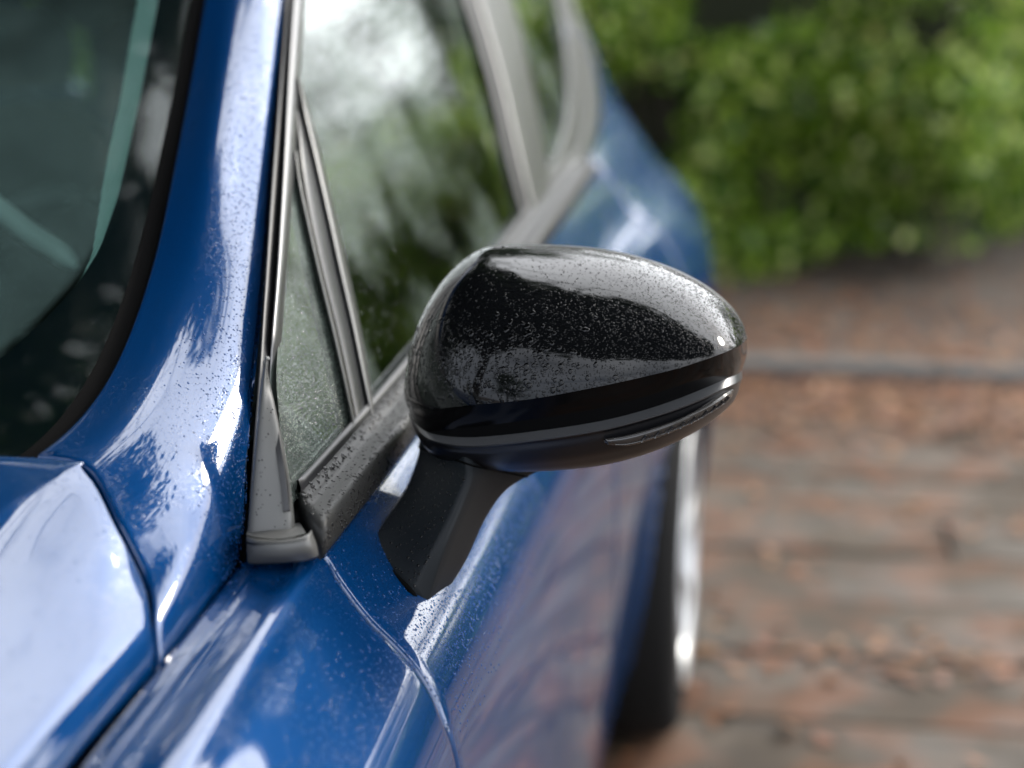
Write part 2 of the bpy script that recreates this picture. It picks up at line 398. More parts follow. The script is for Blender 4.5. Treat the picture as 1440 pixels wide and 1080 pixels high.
# ------------------------------------------------------------------ leaf clouds
def leaf_cloud(centres, size, flat=0.0, asp=.6, seed=1, droop=.0):
    r = np.random.default_rng(seed); n = len(centres)
    nrm = r.normal(0, 1, (n, 3)); nrm[:, 2] = np.abs(nrm[:, 2])+flat*3; nrm /= np.linalg.norm(nrm, axis=1, keepdims=True)
    a = np.cross(nrm, r.normal(0, 1, (n, 3))); a /= np.linalg.norm(a, axis=1, keepdims=True); b = np.cross(nrm, a)
    s = (size*r.uniform(.6, 1.35, n))[:, None]
    fold = nrm*s*.12
    V = np.stack([centres-a*s*.5, centres+b*s*asp*.5-fold, centres+a*s*.5, centres-b*s*asp*.5-fold], 1).reshape(-1, 3)
    return V
def cloud_obj(name, V, mat, parent=None, kind='stuff'):
    n = len(V)//4; me = bpy.data.meshes.new(name)
    me.vertices.add(len(V)); me.vertices.foreach_set('co', V.astype(np.float32).ravel())
    me.loops.add(len(V)); me.loops.foreach_set('vertex_index', np.arange(len(V), dtype=np.int32))
    me.polygons.add(n); me.polygons.foreach_set('loop_start', np.arange(0, 4*n, 4, dtype=np.int32)); me.polygons.foreach_set('loop_total', np.full(n, 4, dtype=np.int32))
    me.update(calc_edges=True); me.materials.append(mat)
    o = bpy.data.objects.new(name, me); COL.objects.link(o)
    if parent: attach(o, parent)
    if kind: o['kind'] = kind
    return o
# fallen leaves: more in the joints, along the kerb and under the hedge
n = 9000
P = np.stack([rng.uniform(-5, 6, n), rng.uniform(.5, 5.8, n), np.full(n, .008)], 1)
P[:5200, 1] = np.round((P[:5200, 1]+1.2)/.928)*.928-1.2+rng.normal(0, .07, 5200)
keep = rng.random(n) < (.35+.65*(np.sin(P[:, 0]*1.7+P[:, 1]*2.3) > -.2))
P = P[keep]
P2 = np.stack([rng.uniform(-6, 7, 9000), 5.95+rng.gamma(1.6, .55, 9000), np.full(9000, -.015)], 1)
P3 = np.stack([rng.uniform(-5, 6, 7500), 5.80-np.abs(rng.normal(0, .34, 7500)), np.full(7500, .012)], 1)
P = np.concatenate([P, P2, P3]); P[:, 2] += rng.uniform(0, .012, len(P))
fl = cloud_obj('fallen_leaves', leaf_cloud(P, .046, 1.6, .65, 3), M['fallen'])
tag(fl, 'rust and tan autumn leaves scattered over the wet boards', None)
# ------------------------------------------------------------------ hedge
def hedge_front(x):
    """Y of the hedge face at x; swings away on the right"""
    return 7.72+.10*np.sin(x*2.3)+.06*np.sin(x*5.1+1)+1.9*(1-np.exp(-(np.maximum(0, x-.58)/.45)**2))
hd = empty('clipped_hedge', (0, 8.2, 0)); tag(hd, 'broad green hedge behind the car at the end of the boards', 'hedge')
nl = 90000
x = rng.uniform(-9, 10.5, nl); z = rng.uniform(.03, 1.58, nl)
bulge = .09*np.sin(x*3.1+z*2)+.08*np.sin(z*5+x*1.3)+.07*np.sin(x*7.7-z*6)
y = hedge_front(x)+bulge+rng.gamma(1.2, .11, nl)+.25*np.maximum(0, .35-z)
z *= 1+.16*np.clip(x-.3, 0, 2.2); z += .08*np.sin(x*4)
dn = np.sin(x*2.9+1.3*np.sin(z*4))+np.sin(x*6.3-z*5.1)+np.sin(z*7.7+x*1.9+2)
kp = (dn+rng.normal(0, .45, nl)) > np.where(x < .8, -.85, -2.2)
x, y, z = x[kp], (y-.10*np.clip(dn, -1, 2))[kp], z[kp]
V1 = leaf_cloud(np.stack([x, y, z], 1), .066, 0, .66, 5)
nt_ = 18000
xt = rng.uniform(-9, 10.5, nt_); yt = hedge_front(xt)+rng.uniform(0, 1.2, nt_); zt = 1.56*(1+.16*np.clip(xt-.3, 0, 2.2))+.1*np.sin(xt*4)+rng.gamma(1.2, .06, nt_)
V2 = leaf_cloud(np.stack([xt, yt, zt], 1), .075, 0, .66, 6)
cloud_obj('leaves', np.concatenate([V1, V2]), M['hedge_leaf'], hd)
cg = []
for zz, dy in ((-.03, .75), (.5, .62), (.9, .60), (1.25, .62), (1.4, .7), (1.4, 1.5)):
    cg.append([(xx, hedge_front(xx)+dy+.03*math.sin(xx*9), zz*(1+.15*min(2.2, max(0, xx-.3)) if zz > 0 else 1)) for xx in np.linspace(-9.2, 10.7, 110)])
grid_obj('shade_core', np.array(cg), M['core'], hd)  # dark sheet standing in for the shade deep in the hedge
st = MB()
for i in range(70):
    xx = rng.uniform(-8, 6.3); yy = hedge_front(xx)+rng.uniform(.12, .35)
    st.tube([(xx, yy, -.05), (xx+rng.normal(0, .03), yy+.03, .3), (xx+rng.normal(0, .1), yy+.1, .9)], [.014, .012, .006], 6)
st.build('stems', M['bark'], hd, kind='stuff')
# ------------------------------------------------------------------ trees
def tree_meshes(seed, H, R_, trunk_r, nleaf, leafs, base=.3):
    r = np.random.default_rng(seed); t = MB()
    pts = [(0, 0, -.1)]
    for i in range(1, 8): pts.append((pts[-1][0]+r.normal(0, .10), pts[-1][1]+r.normal(0, .10), H*.95*i/7))
    pts = np.array(pts); t.tube(curve(pts, 20), np.linspace(trunk_r, trunk_r*.15, 20), 9)
    cl = []
    for i in range(26):
        f = r.uniform(base, .98); p = curve(pts, 50)[int(f*49)]
        a = r.uniform(0, 2*math.pi); ln = R_*(1-.55*abs(f-.5)*1.3)*r.uniform(.55, 1.05)
        q = [p, p+np.array([math.cos(a)*ln*.5, math.sin(a)*ln*.5, ln*.22]), p+np.array([math.cos(a)*ln, math.sin(a)*ln, ln*r.uniform(.2, .5)])]
        L_ = curve(q, 8); t.tube(L_, np.linspace(trunk_r*.35, trunk_r*.06, 8), 6)
        for k in range(5):
            s = L_[r.integers(3, 8)]; e = s+r.normal(0, ln*.2, 3); t.tube([s, (s+e)/2+r.normal(0, .05, 3), e], [trunk_r*.09, trunk_r*.06, trunk_r*.03], 4, False); cl.append(e)
    cl = np.array(cl)
    per = nleaf//len(cl); C = np.repeat(cl, per, 0); sp = R_*.17
    C = C+r.normal(0, 1, C.shape)*sp*r.uniform(.5, 1.2, (len(C), 1))
    return t, leaf_cloud(C, leafs, 0, .7, seed+50)
TM = []
for i, (H, R_, tr, nlf, ls) in enumerate([(9, 3.0, .20, 15000, .17), (12, 3.4, .26, 17000, .18), (7, 2.4, .14, 12000, .14), (4.3, 1.5, .07, 5200, .10)]):
    t, lv = tree_meshes(20+i, H, R_, tr, nlf, ls)
    TM.append((t, lv))
tree_lab = {}
def plant_tree(kind, x, y, rz, s, label, group='trees beyond the hedge'):
    root = empty('leafy_tree', (x, y, 0)); root.rotation_euler.z = rz; root.scale = (s, s, s)
    if kind not in tree_lab:
        t, lv = TM[kind]
        a = mesh_obj('trunk', np.concatenate(t.V), t.F, M['bark']); b = cloud_obj('crown', lv, M['tree_leaf'])
        tree_lab[kind] = (a, b)
    else:
        a, b = (q.copy() for q in tree_lab[kind]); COL.objects.link(a); COL.objects.link(b)
    a.parent = root; b.parent = root; tag(root, label, 'tree', group)
trees = [
 # rear: slight young trees with open sky between and above
 (3, -.9, 13.2, 0, 1.0, 'slight young tree behind the hedge in line with the car roof'), (3, 1.5, 14.0, 1, .82, 'low bushy tree behind the hedge just right of the car'),
 (3, 6.0, 13.5, 3, 1.05, 'young tree behind the far right end of the hedge'),
 (0, -3.6, 14.8, 4, 1.05, 'full-grown tree behind the hedge, left of the car roof'), (3, 8.6, 11.0, 5, 1.2, 'young tree standing clear of the hedge on the right'),
 (3, 4.6, 17.5, 5.5, 1.2, 'second-row young tree deep behind the middle of the hedge'), (3, .6, 18.5, 2.5, 1.15, 'second-row young tree deep behind the hedge by the car'),
 # left rear: tall and dense
 (1, -5.6, 11.8, 0, .92, 'tall dense tree behind the hedge at the left rear'), (0, -8.6, 9.6, 2, 1.15, 'broad dense tree at the left end of the hedge'),
 (1, -10.5, 5.5, 4, .9, 'tall dense tree on the left of the car'), (0, -9.5, 1.6, 1, 1.1, 'broad dense tree left of the bonnet'), (2, -7.0, 8.2, 3, 1.0, 'smaller bushy tree between two tall ones at the left rear'),
 # front
 (2, 7.5, -6.5, 1, 1.0, 'bushy tree before the car on its outer side'), (2, -9, -12, 3, 1.2, 'bushy tree far before the bonnet')]
for k_, x_, y_, rz, s, lb in trees:
    plant_tree(k_, x_, y_, rz, s, lb, 'trees round the parking place')
# unseen tree over the car; its crown is shaped to darken reflections
r_ = np.random.default_rng(77); ov = empty('overhanging_tree', (-5.2, -2.6, 0)); tag(ov, 'large spreading tree, out of view, whose boughs hang over the car', 'tree')
tk = MB(); tp = np.array([(-5.2, -2.6, -.1), (-5.1, -2.5, 1.5), (-4.9, -2.3, 3.2), (-4.7, -2.2, 5.0), (-4.4, -2.0, 8.0), (-4.2, -2.0, 11)])
tk.tube(curve(tp, 24), np.linspace(.38, .10, 24), 12); cl = []
for i in range(110):
    p0 = curve(tp, 40)[r_.integers(20, 38)]; tx = r_.uniform(-9.5, 4.2); tgt = np.array([tx, r_.uniform(-2.2, 6.6 if tx > -1.2 else 9.5), r_.uniform(6.8, 8.8)])
    q = curve([p0, (p0*.55+tgt*.45)+np.array([0, 0, .9]), tgt], 12); tk.tube(q, np.linspace(.11, .018, 12), 6)
    for k_ in range(9):
        s0 = q[r_.integers(4, 12)]; e = s0+r_.normal(0, .8, 3)*np.array([1, 1, .4]); tk.tube([s0, (s0+e)/2, e], [.018, .012, .005], 4, False); cl.append(e)
attach(tk.build('trunk', M['bark']), ov)
cl = np.array(cl); C_l = np.repeat(cl, 230, 0); C_l = C_l+r_.normal(0, 1, C_l.shape)*np.array([.62, .62, .34])
keep = (C_l[:, 1]+np.repeat(r_.normal(0, .75, len(cl)), 230) < 1.45+(C_l[:, 2]-1.2)*.47+.4*np.sin(C_l[:, 0]*2.1)+np.clip(-1.2-C_l[:, 0], 0, 3)*1.7) & (C_l[:, 2] > 6.0) & (C_l[:, 1] > -2.7+.5*np.sin(C_l[:, 0]*1.7))
cloud_obj('crown', leaf_cloud(C_l[keep], .255, .2, .7, 9), M['tree_leaf'], ov)
# ------------------------------------------------------------------ the car
CX = -1.12
car = empty('blue_hatchback', (CX, 2.2, 0)); tag(car, 'wet blue hatchback with a black door mirror, seen from its front corner', 'car')
MIRROR = []                                   # parts repeated on the far side
def px(lst, ov=None): return [at(a, b, y) for a, b, y in lst]
# --- bonnet rear seam / pillar keys (picture point, distance)
c0 = [(45,640,1.147),(95,603,1.186),(160,520,1.266),(213,370,1.392),(240,240,1.492),(262,130,1.605),(285,0,1.725),(303,-100,1.825)]
c1 = [(120,658,1.138),(190,585,1.202),(240,485,1.296),(276,350,1.400),(298,230,1.483),(313,115,1.598),(328,-5,1.720),(344,-105,1.82)]
c2 = [(165,735,1.107),(243,640,1.181),(292,540,1.272),(325,385,1.388),(342,255,1.492),(353,128,1.610),(364,-8,1.735),(378,-108,1.835)]
c3 = [(205,818,1.085),(285,708,1.165),(335,590,1.262),(361,405,1.395),(372,262,1.510),(384,130,1.637),(395,-10,1.775),(405,-110,1.875)]
c4 = [(216,880,1.052),(306,765,1.160),(345,620,1.256),(367,412,1.400),(378,268,1.520),(389,134,1.658),(400,-8,1.80),(410,-108,1.90)]
c5 = [(226,950,1.03),(334,797,1.190),(350,625,1.258),(371,415,1.410),(382,270,1.545),(393,135,1.685),(404,-8,1.825),(413,-108,1.925)]
PC = [px(c) for c in (c0, c1, c2, c3, c4, c5)]
tv = np.concatenate([np.linspace(0, .56, 16), [.575, .587, .60, .613, .625, .64], np.linspace(.66, 1, 8)])
def smooth_line(A, it):
    A = A.copy()
    for _ in range(it): A[1:-1] = .5*A[1:-1]+.25*(A[:-2]+A[2:])
    return A
PCs = [smooth_line(curve(c, 70), k_) for c, k_ in zip(PC, (30, 40, 40, 30, 16, 4))]
GP = np.array([curve([c[i] for c in PCs], len(tv), tv) for i in range(70)])
pil = grid_obj('pillar_panel', rolled(GP, (.7, -.5, .5), .0015, .02), M['paint'], car, (.7, -.5, .5)); MIRROR.append(pil)
# --- bonnet
def brow(Y, dz, gx=-.387):
    return [(gx, Y, .914+dz), (gx-.011, Y, .931+dz), (gx-.024, Y, .9435+dz), (-.47, Y, .962+dz), (-.54, Y, .974+dz), (-.62, Y, .984+dz), (-.85, Y, 1.0+dz), (CX, Y, 1.008+dz)]
seam = [PC[i][0] for i in (5, 4, 3, 2, 1, 0)] + [np.array((-.85, 1.10, 1.035)), np.array((CX, 1.07, 1.045))]
rows = [seam, brow(.90, .0), brow(.72, -.012), brow(.45, -.04), brow(.15, -.085), brow(-.15, -.16), brow(-.32, -.25)]
cols = [[r[j] for r in rows] for j in range(8)]
tvb = np.concatenate([np.linspace(0, .25, 7), [.27, .2786, .2857, .293, .302], np.linspace(.33, .71, 14), np.linspace(.76, 1, 8)])
GB = loft(cols, 60, len(tvb), tvb)
GB[:, 0, 0] -= .0022; GB[:, 1, 0] -= .001
MIRROR.append(grid_obj('bonnet', rolled(GB, (0, 0, 1), .0016, .02, 'ul'), M['paint'], car, (0, 0, 1)))
# --- side body sections
def rail_z(Y):
    return .971+.041*np.clip((Y-1.24)/1.06, 0, 1.0)**1.6+.030*np.clip(Y-2.3, 0, 2)
def body(Y, top=None):
    """section of the body side at Y, from the sill up"""
    zr = float(rail_z(Y))-.031
    if Y < 1.2: zr -= .018*(1.2-Y)/.3 if Y > .9 else .018+.075*(.9-Y)/.7
    k = zr-.935
    cz = k*.55
    pts = [(-.36, .20), (-.262, .235), (-.243, .30), (-.228, .38), (-.219, .48), (-.215, .60), (-.217, .72), (-.226, .80+cz*.3), (-.2375, .836+cz*.6),
           (-.2525, .858+cz*.9), (-.2710, .8745+cz), (-.294, .892+cz), (-.317, .913+k*.9), (-.333, .932+k)]
    pts = np.array(pts)
    fl = .068*math.exp(-((Y-3.36)/.46)**2)+.03*math.exp(-((Y-.35)/.45)**2)
    wgt = np.clip((1.03-pts[:, 1])/.22, 0, 1)*np.clip((pts[:, 1]-.1)/.2, 0, 1); pts[:, 0] += fl*wgt
    if Y > 3.6: pts[:, 0] -= .9*(Y-3.6)**2
    if Y < .3: pts[:, 0] -= .9*(.3-Y)**2
    pts[:, 0] -= .006*np.clip((Y-2.4)/1.2, 0, 1)
    return pts
def side_grid(Y0f, Y1f, nY, extra=None, nz=64, lo=0, warp=None):
    """grid (nY, nz, 3); Y0f/Y1f give the ends as functions of z"""
    out = []
    for i in range(nY):
        f = i/(nY-1)
        sec0 = body(Y0f(.9)+(Y1f(.9)-Y0f(.9))*f)
        if extra: sec0 = np.vstack([sec0, extra(Y0f(.9)+(Y1f(.9)-Y0f(.9))*f)])
        c = curve(np.c_[sec0, np.zeros(len(sec0))], nz)
        out.append([(p[0], Y0f(p[1])+(Y1f(p[1])-Y0f(p[1]))*f, p[1]) for p in c])
    return np.array(out)
def cut_wheel(G, cy, cz, R):
    """open a round wheel arch in a side grid; returns V, F"""
    G = G.copy(); V = G.reshape(-1, 3); r = np.hypot(V[:, 1]-cy, V[:, 2]-cz)
    s = np.abs(r-R) < .016
    V[s, 1] = cy+(V[s, 1]-cy)*R/r[s]; V[s, 2] = cz+(V[s, 2]-cz)*R/r[s]
    r = np.hypot(V[:, 1]-cy, V[:, 2]-cz)
    F = [f for f in grid_faces(G.shape[0], G.shape[1]) if np.mean(r[list(f)]) > R-.001]
    F = [f[::-1] for f in F]
    return V, F
def sidepart(name, G, wheel=None):
    if wheel:
        V, F = cut_wheel(G, *wheel); o = mesh_obj(name, V, F, M['paint'], car)
        m = o.modifiers.new('s', 'SOLIDIFY'); m.thickness = .012; m.offset = -1
    else: o = grid_obj(name, G, M['paint'], car, (1, 0, .3))
    MIRROR.append(o); return o
gapY = lambda z: 1.178+.045*np.clip((z-.83)/.10, 0, 1)**1.2-.03*np.clip((.7-z)/.5, 0, 1)
def topex(Y):
    zr = float(rail_z(1.2))-.031
    d = 0 if Y >= 1.2 else -(.018*(1.2-Y)/.3 if Y > .9 else .018+.075*(.9-Y)/.7)
    return np.array([(-.350, .938+d), (-.366, .939+d), (-.3845, .9375+d)])
cF = -.02; WZ, WR = .325, .365
Gf = side_grid(lambda z: -.05, lambda z: gapY(z)-.0, 110, topex, 84)
Gf2 = rolled(Gf, (1, 0, .3), .0017, .016, 'dr', .0020)
fender = sidepart('fender', Gf2, (.42-.03, WZ, WR))
Gd = side_grid(lambda z: gapY(z), lambda z: 2.19, 50, None, 90)
door = sidepart('front_door', rolled(Gd, (1, 0, .3), .0017, .016, 'udr', .0020))
Gr = side_grid(lambda z: 2.19, lambda z: 3.02, 60, None, 90)
rdoor = sidepart('rear_door', rolled(Gr, (1, 0, .3), .0022, .016, 'ud', .0022), (3.08, WZ, WR))
# quarter with the haunch and the rear pillar
def qextra(Y):
    zr = float(rail_z(Y))
    s = .02+.9*max(0, Y-3.6)**2
    return np.array([(-.350-s*.6, zr-.005), (-.372-s*.6, zr+.03), (-.40-s*.5, zr+.09), (-.44-s*.4, zr+.17), (-.485-s*.3, 1.29), (-.53-s*.3, 1.37)])
yend = lambda z: 4.13-1.0*max(0, z-1.0)-.10*max(0, .5-z)
ystart = lambda z: 3.03 if z < 1.02 else 3.03+min(.36, (z-1.02)*2.0)
Gq = side_grid(ystart, yend, 90, qextra, 110)
for _ in range(26):
    Gq[1:-1, 1:-1] = .4*Gq[1:-1, 1:-1]+.15*(Gq[:-2, 1:-1]+Gq[2:, 1:-1]+Gq[1:-1, :-2]+Gq[1:-1, 2:])
quarter = sidepart('rear_quarter', rolled(Gq, (1, 0, .3), .0022, .016, 'u', .002), (3.08, WZ, WR))
# dark backing behind the shut lines
def backing(Gb):
    o = grid_obj('shut_line_backing', np.array(Gb), M['dark'], car); MIRROR.append(o)
for f_ in (lambda z: gapY(z), lambda z: 2.19, lambda z: 3.025):
    rowa = []
    for z in np.linspace(.22, .93, 40):
        Y = f_(z); s = body(Y); X = np.interp(z, s[:, 1], s[:, 0])-.012
        rowa.append([(X, Y-.02, z-.004), (X, Y+.02, z-.004)])
    backing(rowa)
def two(A, d0, d1): return np.array([A+np.array(d0), A+np.array(d1)]).transpose(1, 0, 2)
backing(two(GB[::-1, 0], (-.03, 0, -.018), (.03, 0, -.018)))
backing(two(GP[:18, -1], (-.03, 0, -.016), (.03, 0, -.016)))
backing(two(GB[0], (0, -.03, -.018), (0, .03, -.018)))
# --- side glass surface
def xg(Y, z):
    h = z-rail_z(Y); return -(.355+.43*h+.06*np.maximum(h, 0)**2+.010*np.clip((Y-2.3)/1.0, 0, 2)**1.5)
def on_side(px_, py_, off=0.0):
    r = ray(px_, py_); lo, hi = .7, 7.0
    f = lambda t: (CAM+r*t)[0]-xg((CAM+r*t)[1], (CAM+r*t)[2])-off
    for _ in range(45):
        m = (lo+hi)/2
        if f(m) > 0: lo = m
        else: hi = m
    return CAM+r*lo
def strip(name, Lp, Rp, off, thick, mat, parent=car, n=60, m=9, bulge=.002, r=.0012, mirror=True):
    Lc = curve([(*p, 0) for p in Lp], n); Rc = curve([(*p, 0) for p in Rp], n); G_ = []
    offs = np.interp(np.linspace(0, 1, n), np.linspace(0, 1, len(off)), off) if isinstance(off, list) else [off]*n
    for a, b, off in zip(Lc, Rc, offs):
        row = [on_side(a[0], a[1], off-thick), on_side(a[0], a[1], off-r*1.5)]
        for f in np.linspace(0.02, .98, m):
            row.append(on_side(a[0]*(1-f)+b[0]*f, a[1]*(1-f)+b[1]*f, off+bulge*(1-(2*f-1)**2)))
        row += [on_side(b[0], b[1], off-r*1.5), on_side(b[0], b[1], off-thick)]
        G_.append(row)
    G_ = np.array(G_); o = grid_obj(name, G_, mat, parent, (1, 0, .3))
    if mirror: MIRROR.append(o)
    return o
def pane(name, Lp, Rp, off, mat, n=40, m=30):
    Lc = curve([(*p, 0) for p in Lp], n); Rc = curve([(*p, 0) for p in Rp], n)
    G_ = np.array([[on_side(a[0]*(1-f)+b[0]*f, a[1]*(1-f)+b[1]*f, off) for f in np.linspace(0, 1, m)] for a, b in zip(Lc, Rc)])
    o = grid_obj(name, G_, mat, car, (1, 0, .3)); MIRROR.append(o); return o, G_
# black weatherstrip in the seam, then the gloss window frame
strip('weatherstrip', [(404,-110),(402,0),(393,120),(381,270),(371,415),(364,520),(357,610),(350,700)], [(419,-110),(415,0),(407,120),(397,270),(386,400),(380,520),(371,610),(362,700)], [-.004,-.004,-.004,-.004,-.004,-.008,-.022,-.036], .02, M['rubber'], n=50)
strip('window_frame', [(424,-108),(413,0),(406,100),(398,240),(389,380),(381,480),(375,590)], [(440,-108),(430,0),(421,125),(414,240),(403,380),(396,480),(388,600)], [.004,.004,.004,.004,.004,.0,-.02], .02, M['gloss_trim'])
# quarter glass with its post
qg, GQ = pane('quarter_glass', [(418,165),(408,240),(398,380),(391,480),(390,560),(408,712)], [(421,165),(440,300),(462,400),(482,480),(500,570),(510,612)], .0, M['quarter_glass'])
strip('glass_run_seal', [(414,215),(420,260),(428,300),(446,380),(470,480),(490,570),(496,606)], [(418,210),(424,255),(434,300),(452,380),(477,480),(496,570),(501,604)], .006, .012, M['gloss_trim'], n=40, m=5)
strip('window_post', [(416,160),(424,235),(434,298),(452,380),(477,480),(495,565),(502,606)], [(419,150),(440,230),(462,325),(474,380),(494,465),(512,552),(522,600)], .004, .02, M['satin'], n=50)
strip('post_trim', [(419,110),(428,165),(440,215),(462,312),(475,372),(495,460),(513,548),(522,590)], [(421,108),(436,160),(451,215),(474,312),(488,372),(507,460),(521,540),(527,578)], .007, .012, M['gloss_trim'], n=50, m=5)
sg, GS = pane('door_glass', [(436,-104),(426,0),(417,120),(430,170),(452,240),(480,360),(505,480),(524,590)], [(612,-104),(655,0),(690,110),(716,220),(735,300),(738,312),(740,318),(742,324)], -.002, M['side_glass'], 50, 40)
strip('pillar_seal', [(612,-104),(652,0),(686,110),(712,220),(738,318)], [(628,-104),(668,0),(701,110),(727,220),(745,312)], .004, .02, M['rubber'], n=40)
strip('door_pillar', [(628,-104),(668,0),(701,110),(727,220),(747,300)], [(680,-104),(722,0),(746,100),(768,215),(776,262)], .007, .02, M['gloss_trim'], n=40)
pane('rear_door_glass', [(676,-104),(718,0),(742,100),(764,215),(772,255)], [(770,-104),(786,0),(800,80),(800,150),(780,235)], -.002, M['side_glass'])
strip('rear_window_frame', [(762,-104),(783,0),(796,80),(798,150),(786,205),(768,245),(735,312)], [(775,-104),(796,0),(815,80),(822,150),(812,205),(790,248),(748,322)], .004, .02, M['gloss_trim'], n=50)
strip('rear_pillar_trim', [(777,-104),(797,0),(816,80),(823,150),(813,205),(791,248),(749,322)], [(790,-104),(806,0),(834,80),(845,150),(836,205),(806,262),(765,335)], .008, .03, M['gloss_trim'], n=50)
# --- belt rail, swept along the door
yy = np.linspace(1.186, 2.9, 94)
prof = [(.0, -.012), (.002, .002), (.006, .005), (.011, -.001), (.016, -.003), (.026, -.003), (.0315, -.0045), (.034, -.009), (.034, -.024), (.031, -.030), (.012, -.034)]
mitre = lambda Y, dx: Y+(.034-dx)*1.8*max(0, 1-(Y-1.186)/.15)
Gra = np.array([[(float(xg(Y, rail_z(Y)))+dx, mitre(Y, dx), float(rail_z(Y))+dz) for dx, dz in prof] for Y in yy])
rail = grid_obj('belt_rail', Gra, M['rail'], car, (1, 0, .3), caps=True); MIRROR.append(rail)
# inner lip seal against the glass
Gl = np.array([[(float(xg(Y, rail_z(Y)))+dx, mitre(Y, dx), float(rail_z(Y))+dz) for dx, dz in [(-.001, -.01), (-.001, .010), (.002, .012), (.005, .008), (.006, -.01)]] for Y in yy])
MIRROR.append(grid_obj('lip_seal', Gl, M['rubber'], car, (1, 0, .3)))
# slim bright edge of the door skin under the rail
# --- sail trim (triangle) with its foot
sl = [[(373,500,1.262),(364,560,1.243),(357,640,1.221),(350,720,1.204),(346,775,1.194)],
      [(375,505,1.256),(368,560,1.235),(361,640,1.212),(354,720,1.195),(350,775,1.186)],
      [(376,518,1.256),(376,565,1.235),(379,640,1.213),(381,715,1.197),(382,770,1.188)],
      [(378,530,1.258),(386,570,1.238),(397,640,1.217),(405,700,1.204),(411,760,1.195)],
      [(379,545,1.262),(389,580,1.244),(402,640,1.225),(411,700,1.214),(417,755,1.207)]]
top_shift = -.014
GT = loft([px(c) for c in sl], 50, 30)
sail = grid_obj('sail_trim', rolled(GT, (1, -.5, 0), .0, .003, 'udlr', .0003), M['sail'], car, (1, -.6, 0)); MIRROR.append(sail)
gv = [[(378,535,1.255),(389,585,1.236),(398,640,1.216),(404,680,1.206),(408,718,1.199)], [(382,545,1.260),(393,595,1.242),(402,645,1.223),(408,685,1.212),(411,720,1.206)]]
# groove: thin dark line along the rear edge of the sail
MIRROR.append(grid_obj('sail_seal', rolled(loft([px([(a-1, b, c-.002) for a, b, c in gv[0]]), px([(a-2, b, c-.003) for a, b, c in gv[1]])], 30, 4), (1, -.5, 0), 0, .004, 'udlr', .0002), M['rubber'], sail))
foot_l = [[(345,750,1.192),(345,765,1.188),(346,780,1.186),(347,795,1.190)], [(358,756,1.180),(358,766,1.176),(358,782,1.176),(358,797,1.184)],
          [(385,757,1.178),(385,766,1.172),(385,783,1.172),(385,796,1.182)], [(412,755,1.180),(412,764,1.174),(413,780,1.174),(414,794,1.184)],
          [(431,750,1.186),(433,758,1.180),(438,774,1.180),(440,790,1.188)], [(439,742,1.200),(441,750,1.194),(447,766,1.194),(450,785,1.200)]]
foot = grid_obj('sail_foot', rolled(loft([px([(a, b, y-.014) for a, b, y in c]) for c in foot_l], 16, 40), (0, -1, 0), 0, .02, 'udlr', .003), M['sail'], sail, (0.3, -1, 0)); MIRROR.append(foot)
top_l = [[(350,738,1.225),(346,752,1.178)], [(372,736,1.215),(372,757,1.1655)], [(400,736,1.215),(402,757,1.1635)], [(422,735,1.225),(430,750,1.175)]]
MIRROR.append(grid_obj('foot_top', loft([px(c) for c in top_l], 8, 30), M['sail'], sail, (0, -.3, 1)))
# ------------------------------------------------------------------ windscreen
W0 = smooth_line(curve(PC[0], 60), 60)
W0[:, 0] -= .0; nW = 60
def wsurf(shift, drop):
    G_ = []
    for i in range(nW):
        p = W0[i].copy(); f = i/(nW-1); half = p[0]-CX
        row = []
        for v in np.linspace(0, 1, 120)**1.25:
            s = half*(1-v)
            bul = 1-((half*(1-v))/half)**2
            row.append((CX+s-shift*(1-v), p[1]-.125*bul*(1-.15*f), p[2]-drop+.030*bul*(1-.3*f)+.0))
        G_.append(row)
    return np.array(G_)
GW = wsurf(.010, .007)
ext = GW[0] - (GW[3]-GW[0])*.9                # let the glass run down under the bonnet edge
GW = np.concatenate([ext[None], GW])
wso = grid_obj('windscreen', GW, M['windscreen'], car, (0, -1, 1)); MIRROR.append(wso)
# printed black band and dot rows on the inner face of the glass
pxs, pys = project(GW.reshape(-1, 3)); PXg = pxs.reshape(GW.shape[:2]); PYg = pys.reshape(GW.shape[:2])
def vcross(bound, i):
    bx = np.array(bound, float)
    d = PXg[i]-np.interp(PYg[i], bx[:, 1], bx[:, 0])
    j = np.where(d < 0)[0]
    if not len(j): return 119.
    k_ = int(j[0]); return 0. if k_ == 0 else k_-1+d[k_-1]/(d[k_-1]-d[k_])
inner = [(235,-110),(222,0),(196,140),(167,270),(141,345),(112,392),(62,446),(0,502),(-200,600)]
dotin = [(203,-110),(193,0),(168,140),(147,240),(138,300),(130,352),(112,394),(62,447),(0,503),(-200,601)]
Nw = normals(GW); 
if np.sum(Nw*np.array([0, -1, 1])) < 0: Nw = -Nw
def wpt(i, j, off):
    j0 = int(min(j, 118)); f = j-j0; return (GW[i, j0]*(1-f)+GW[i, j0+1]*f)-Nw[i, min(j0, 119)]*off
ga_ = wso.data.attributes.new('misted', 'FLOAT', 'POINT')
ga_.data.foreach_set('value', np.array([[min(1, max(0, (j-vcross(inner, i))/2)) for j in range(GW.shape[1])] for i in range(GW.shape[0])], dtype=np.float32).ravel())
fr = []; dr = []; uvs = []
for i in range(len(GW)):
    a = vcross(inner, i); b = vcross(dotin, i)
    fr.append([wpt(i, a*t, .003) for t in np.linspace(0, 1, 24)])
    dr.append([wpt(i, a+(max(b-a, 0))*t, .003) for t in np.linspace(0, 1, 8)])
MIRROR.append(grid_obj('ceramic_band', np.array(fr), M['frit'], car, (0, -1, 1)))
Gdr = np.array(dr); od = grid_obj('ceramic_dots', Gdr, M['frit_dots'], car, (0, -1, 1)); MIRROR.append(od)
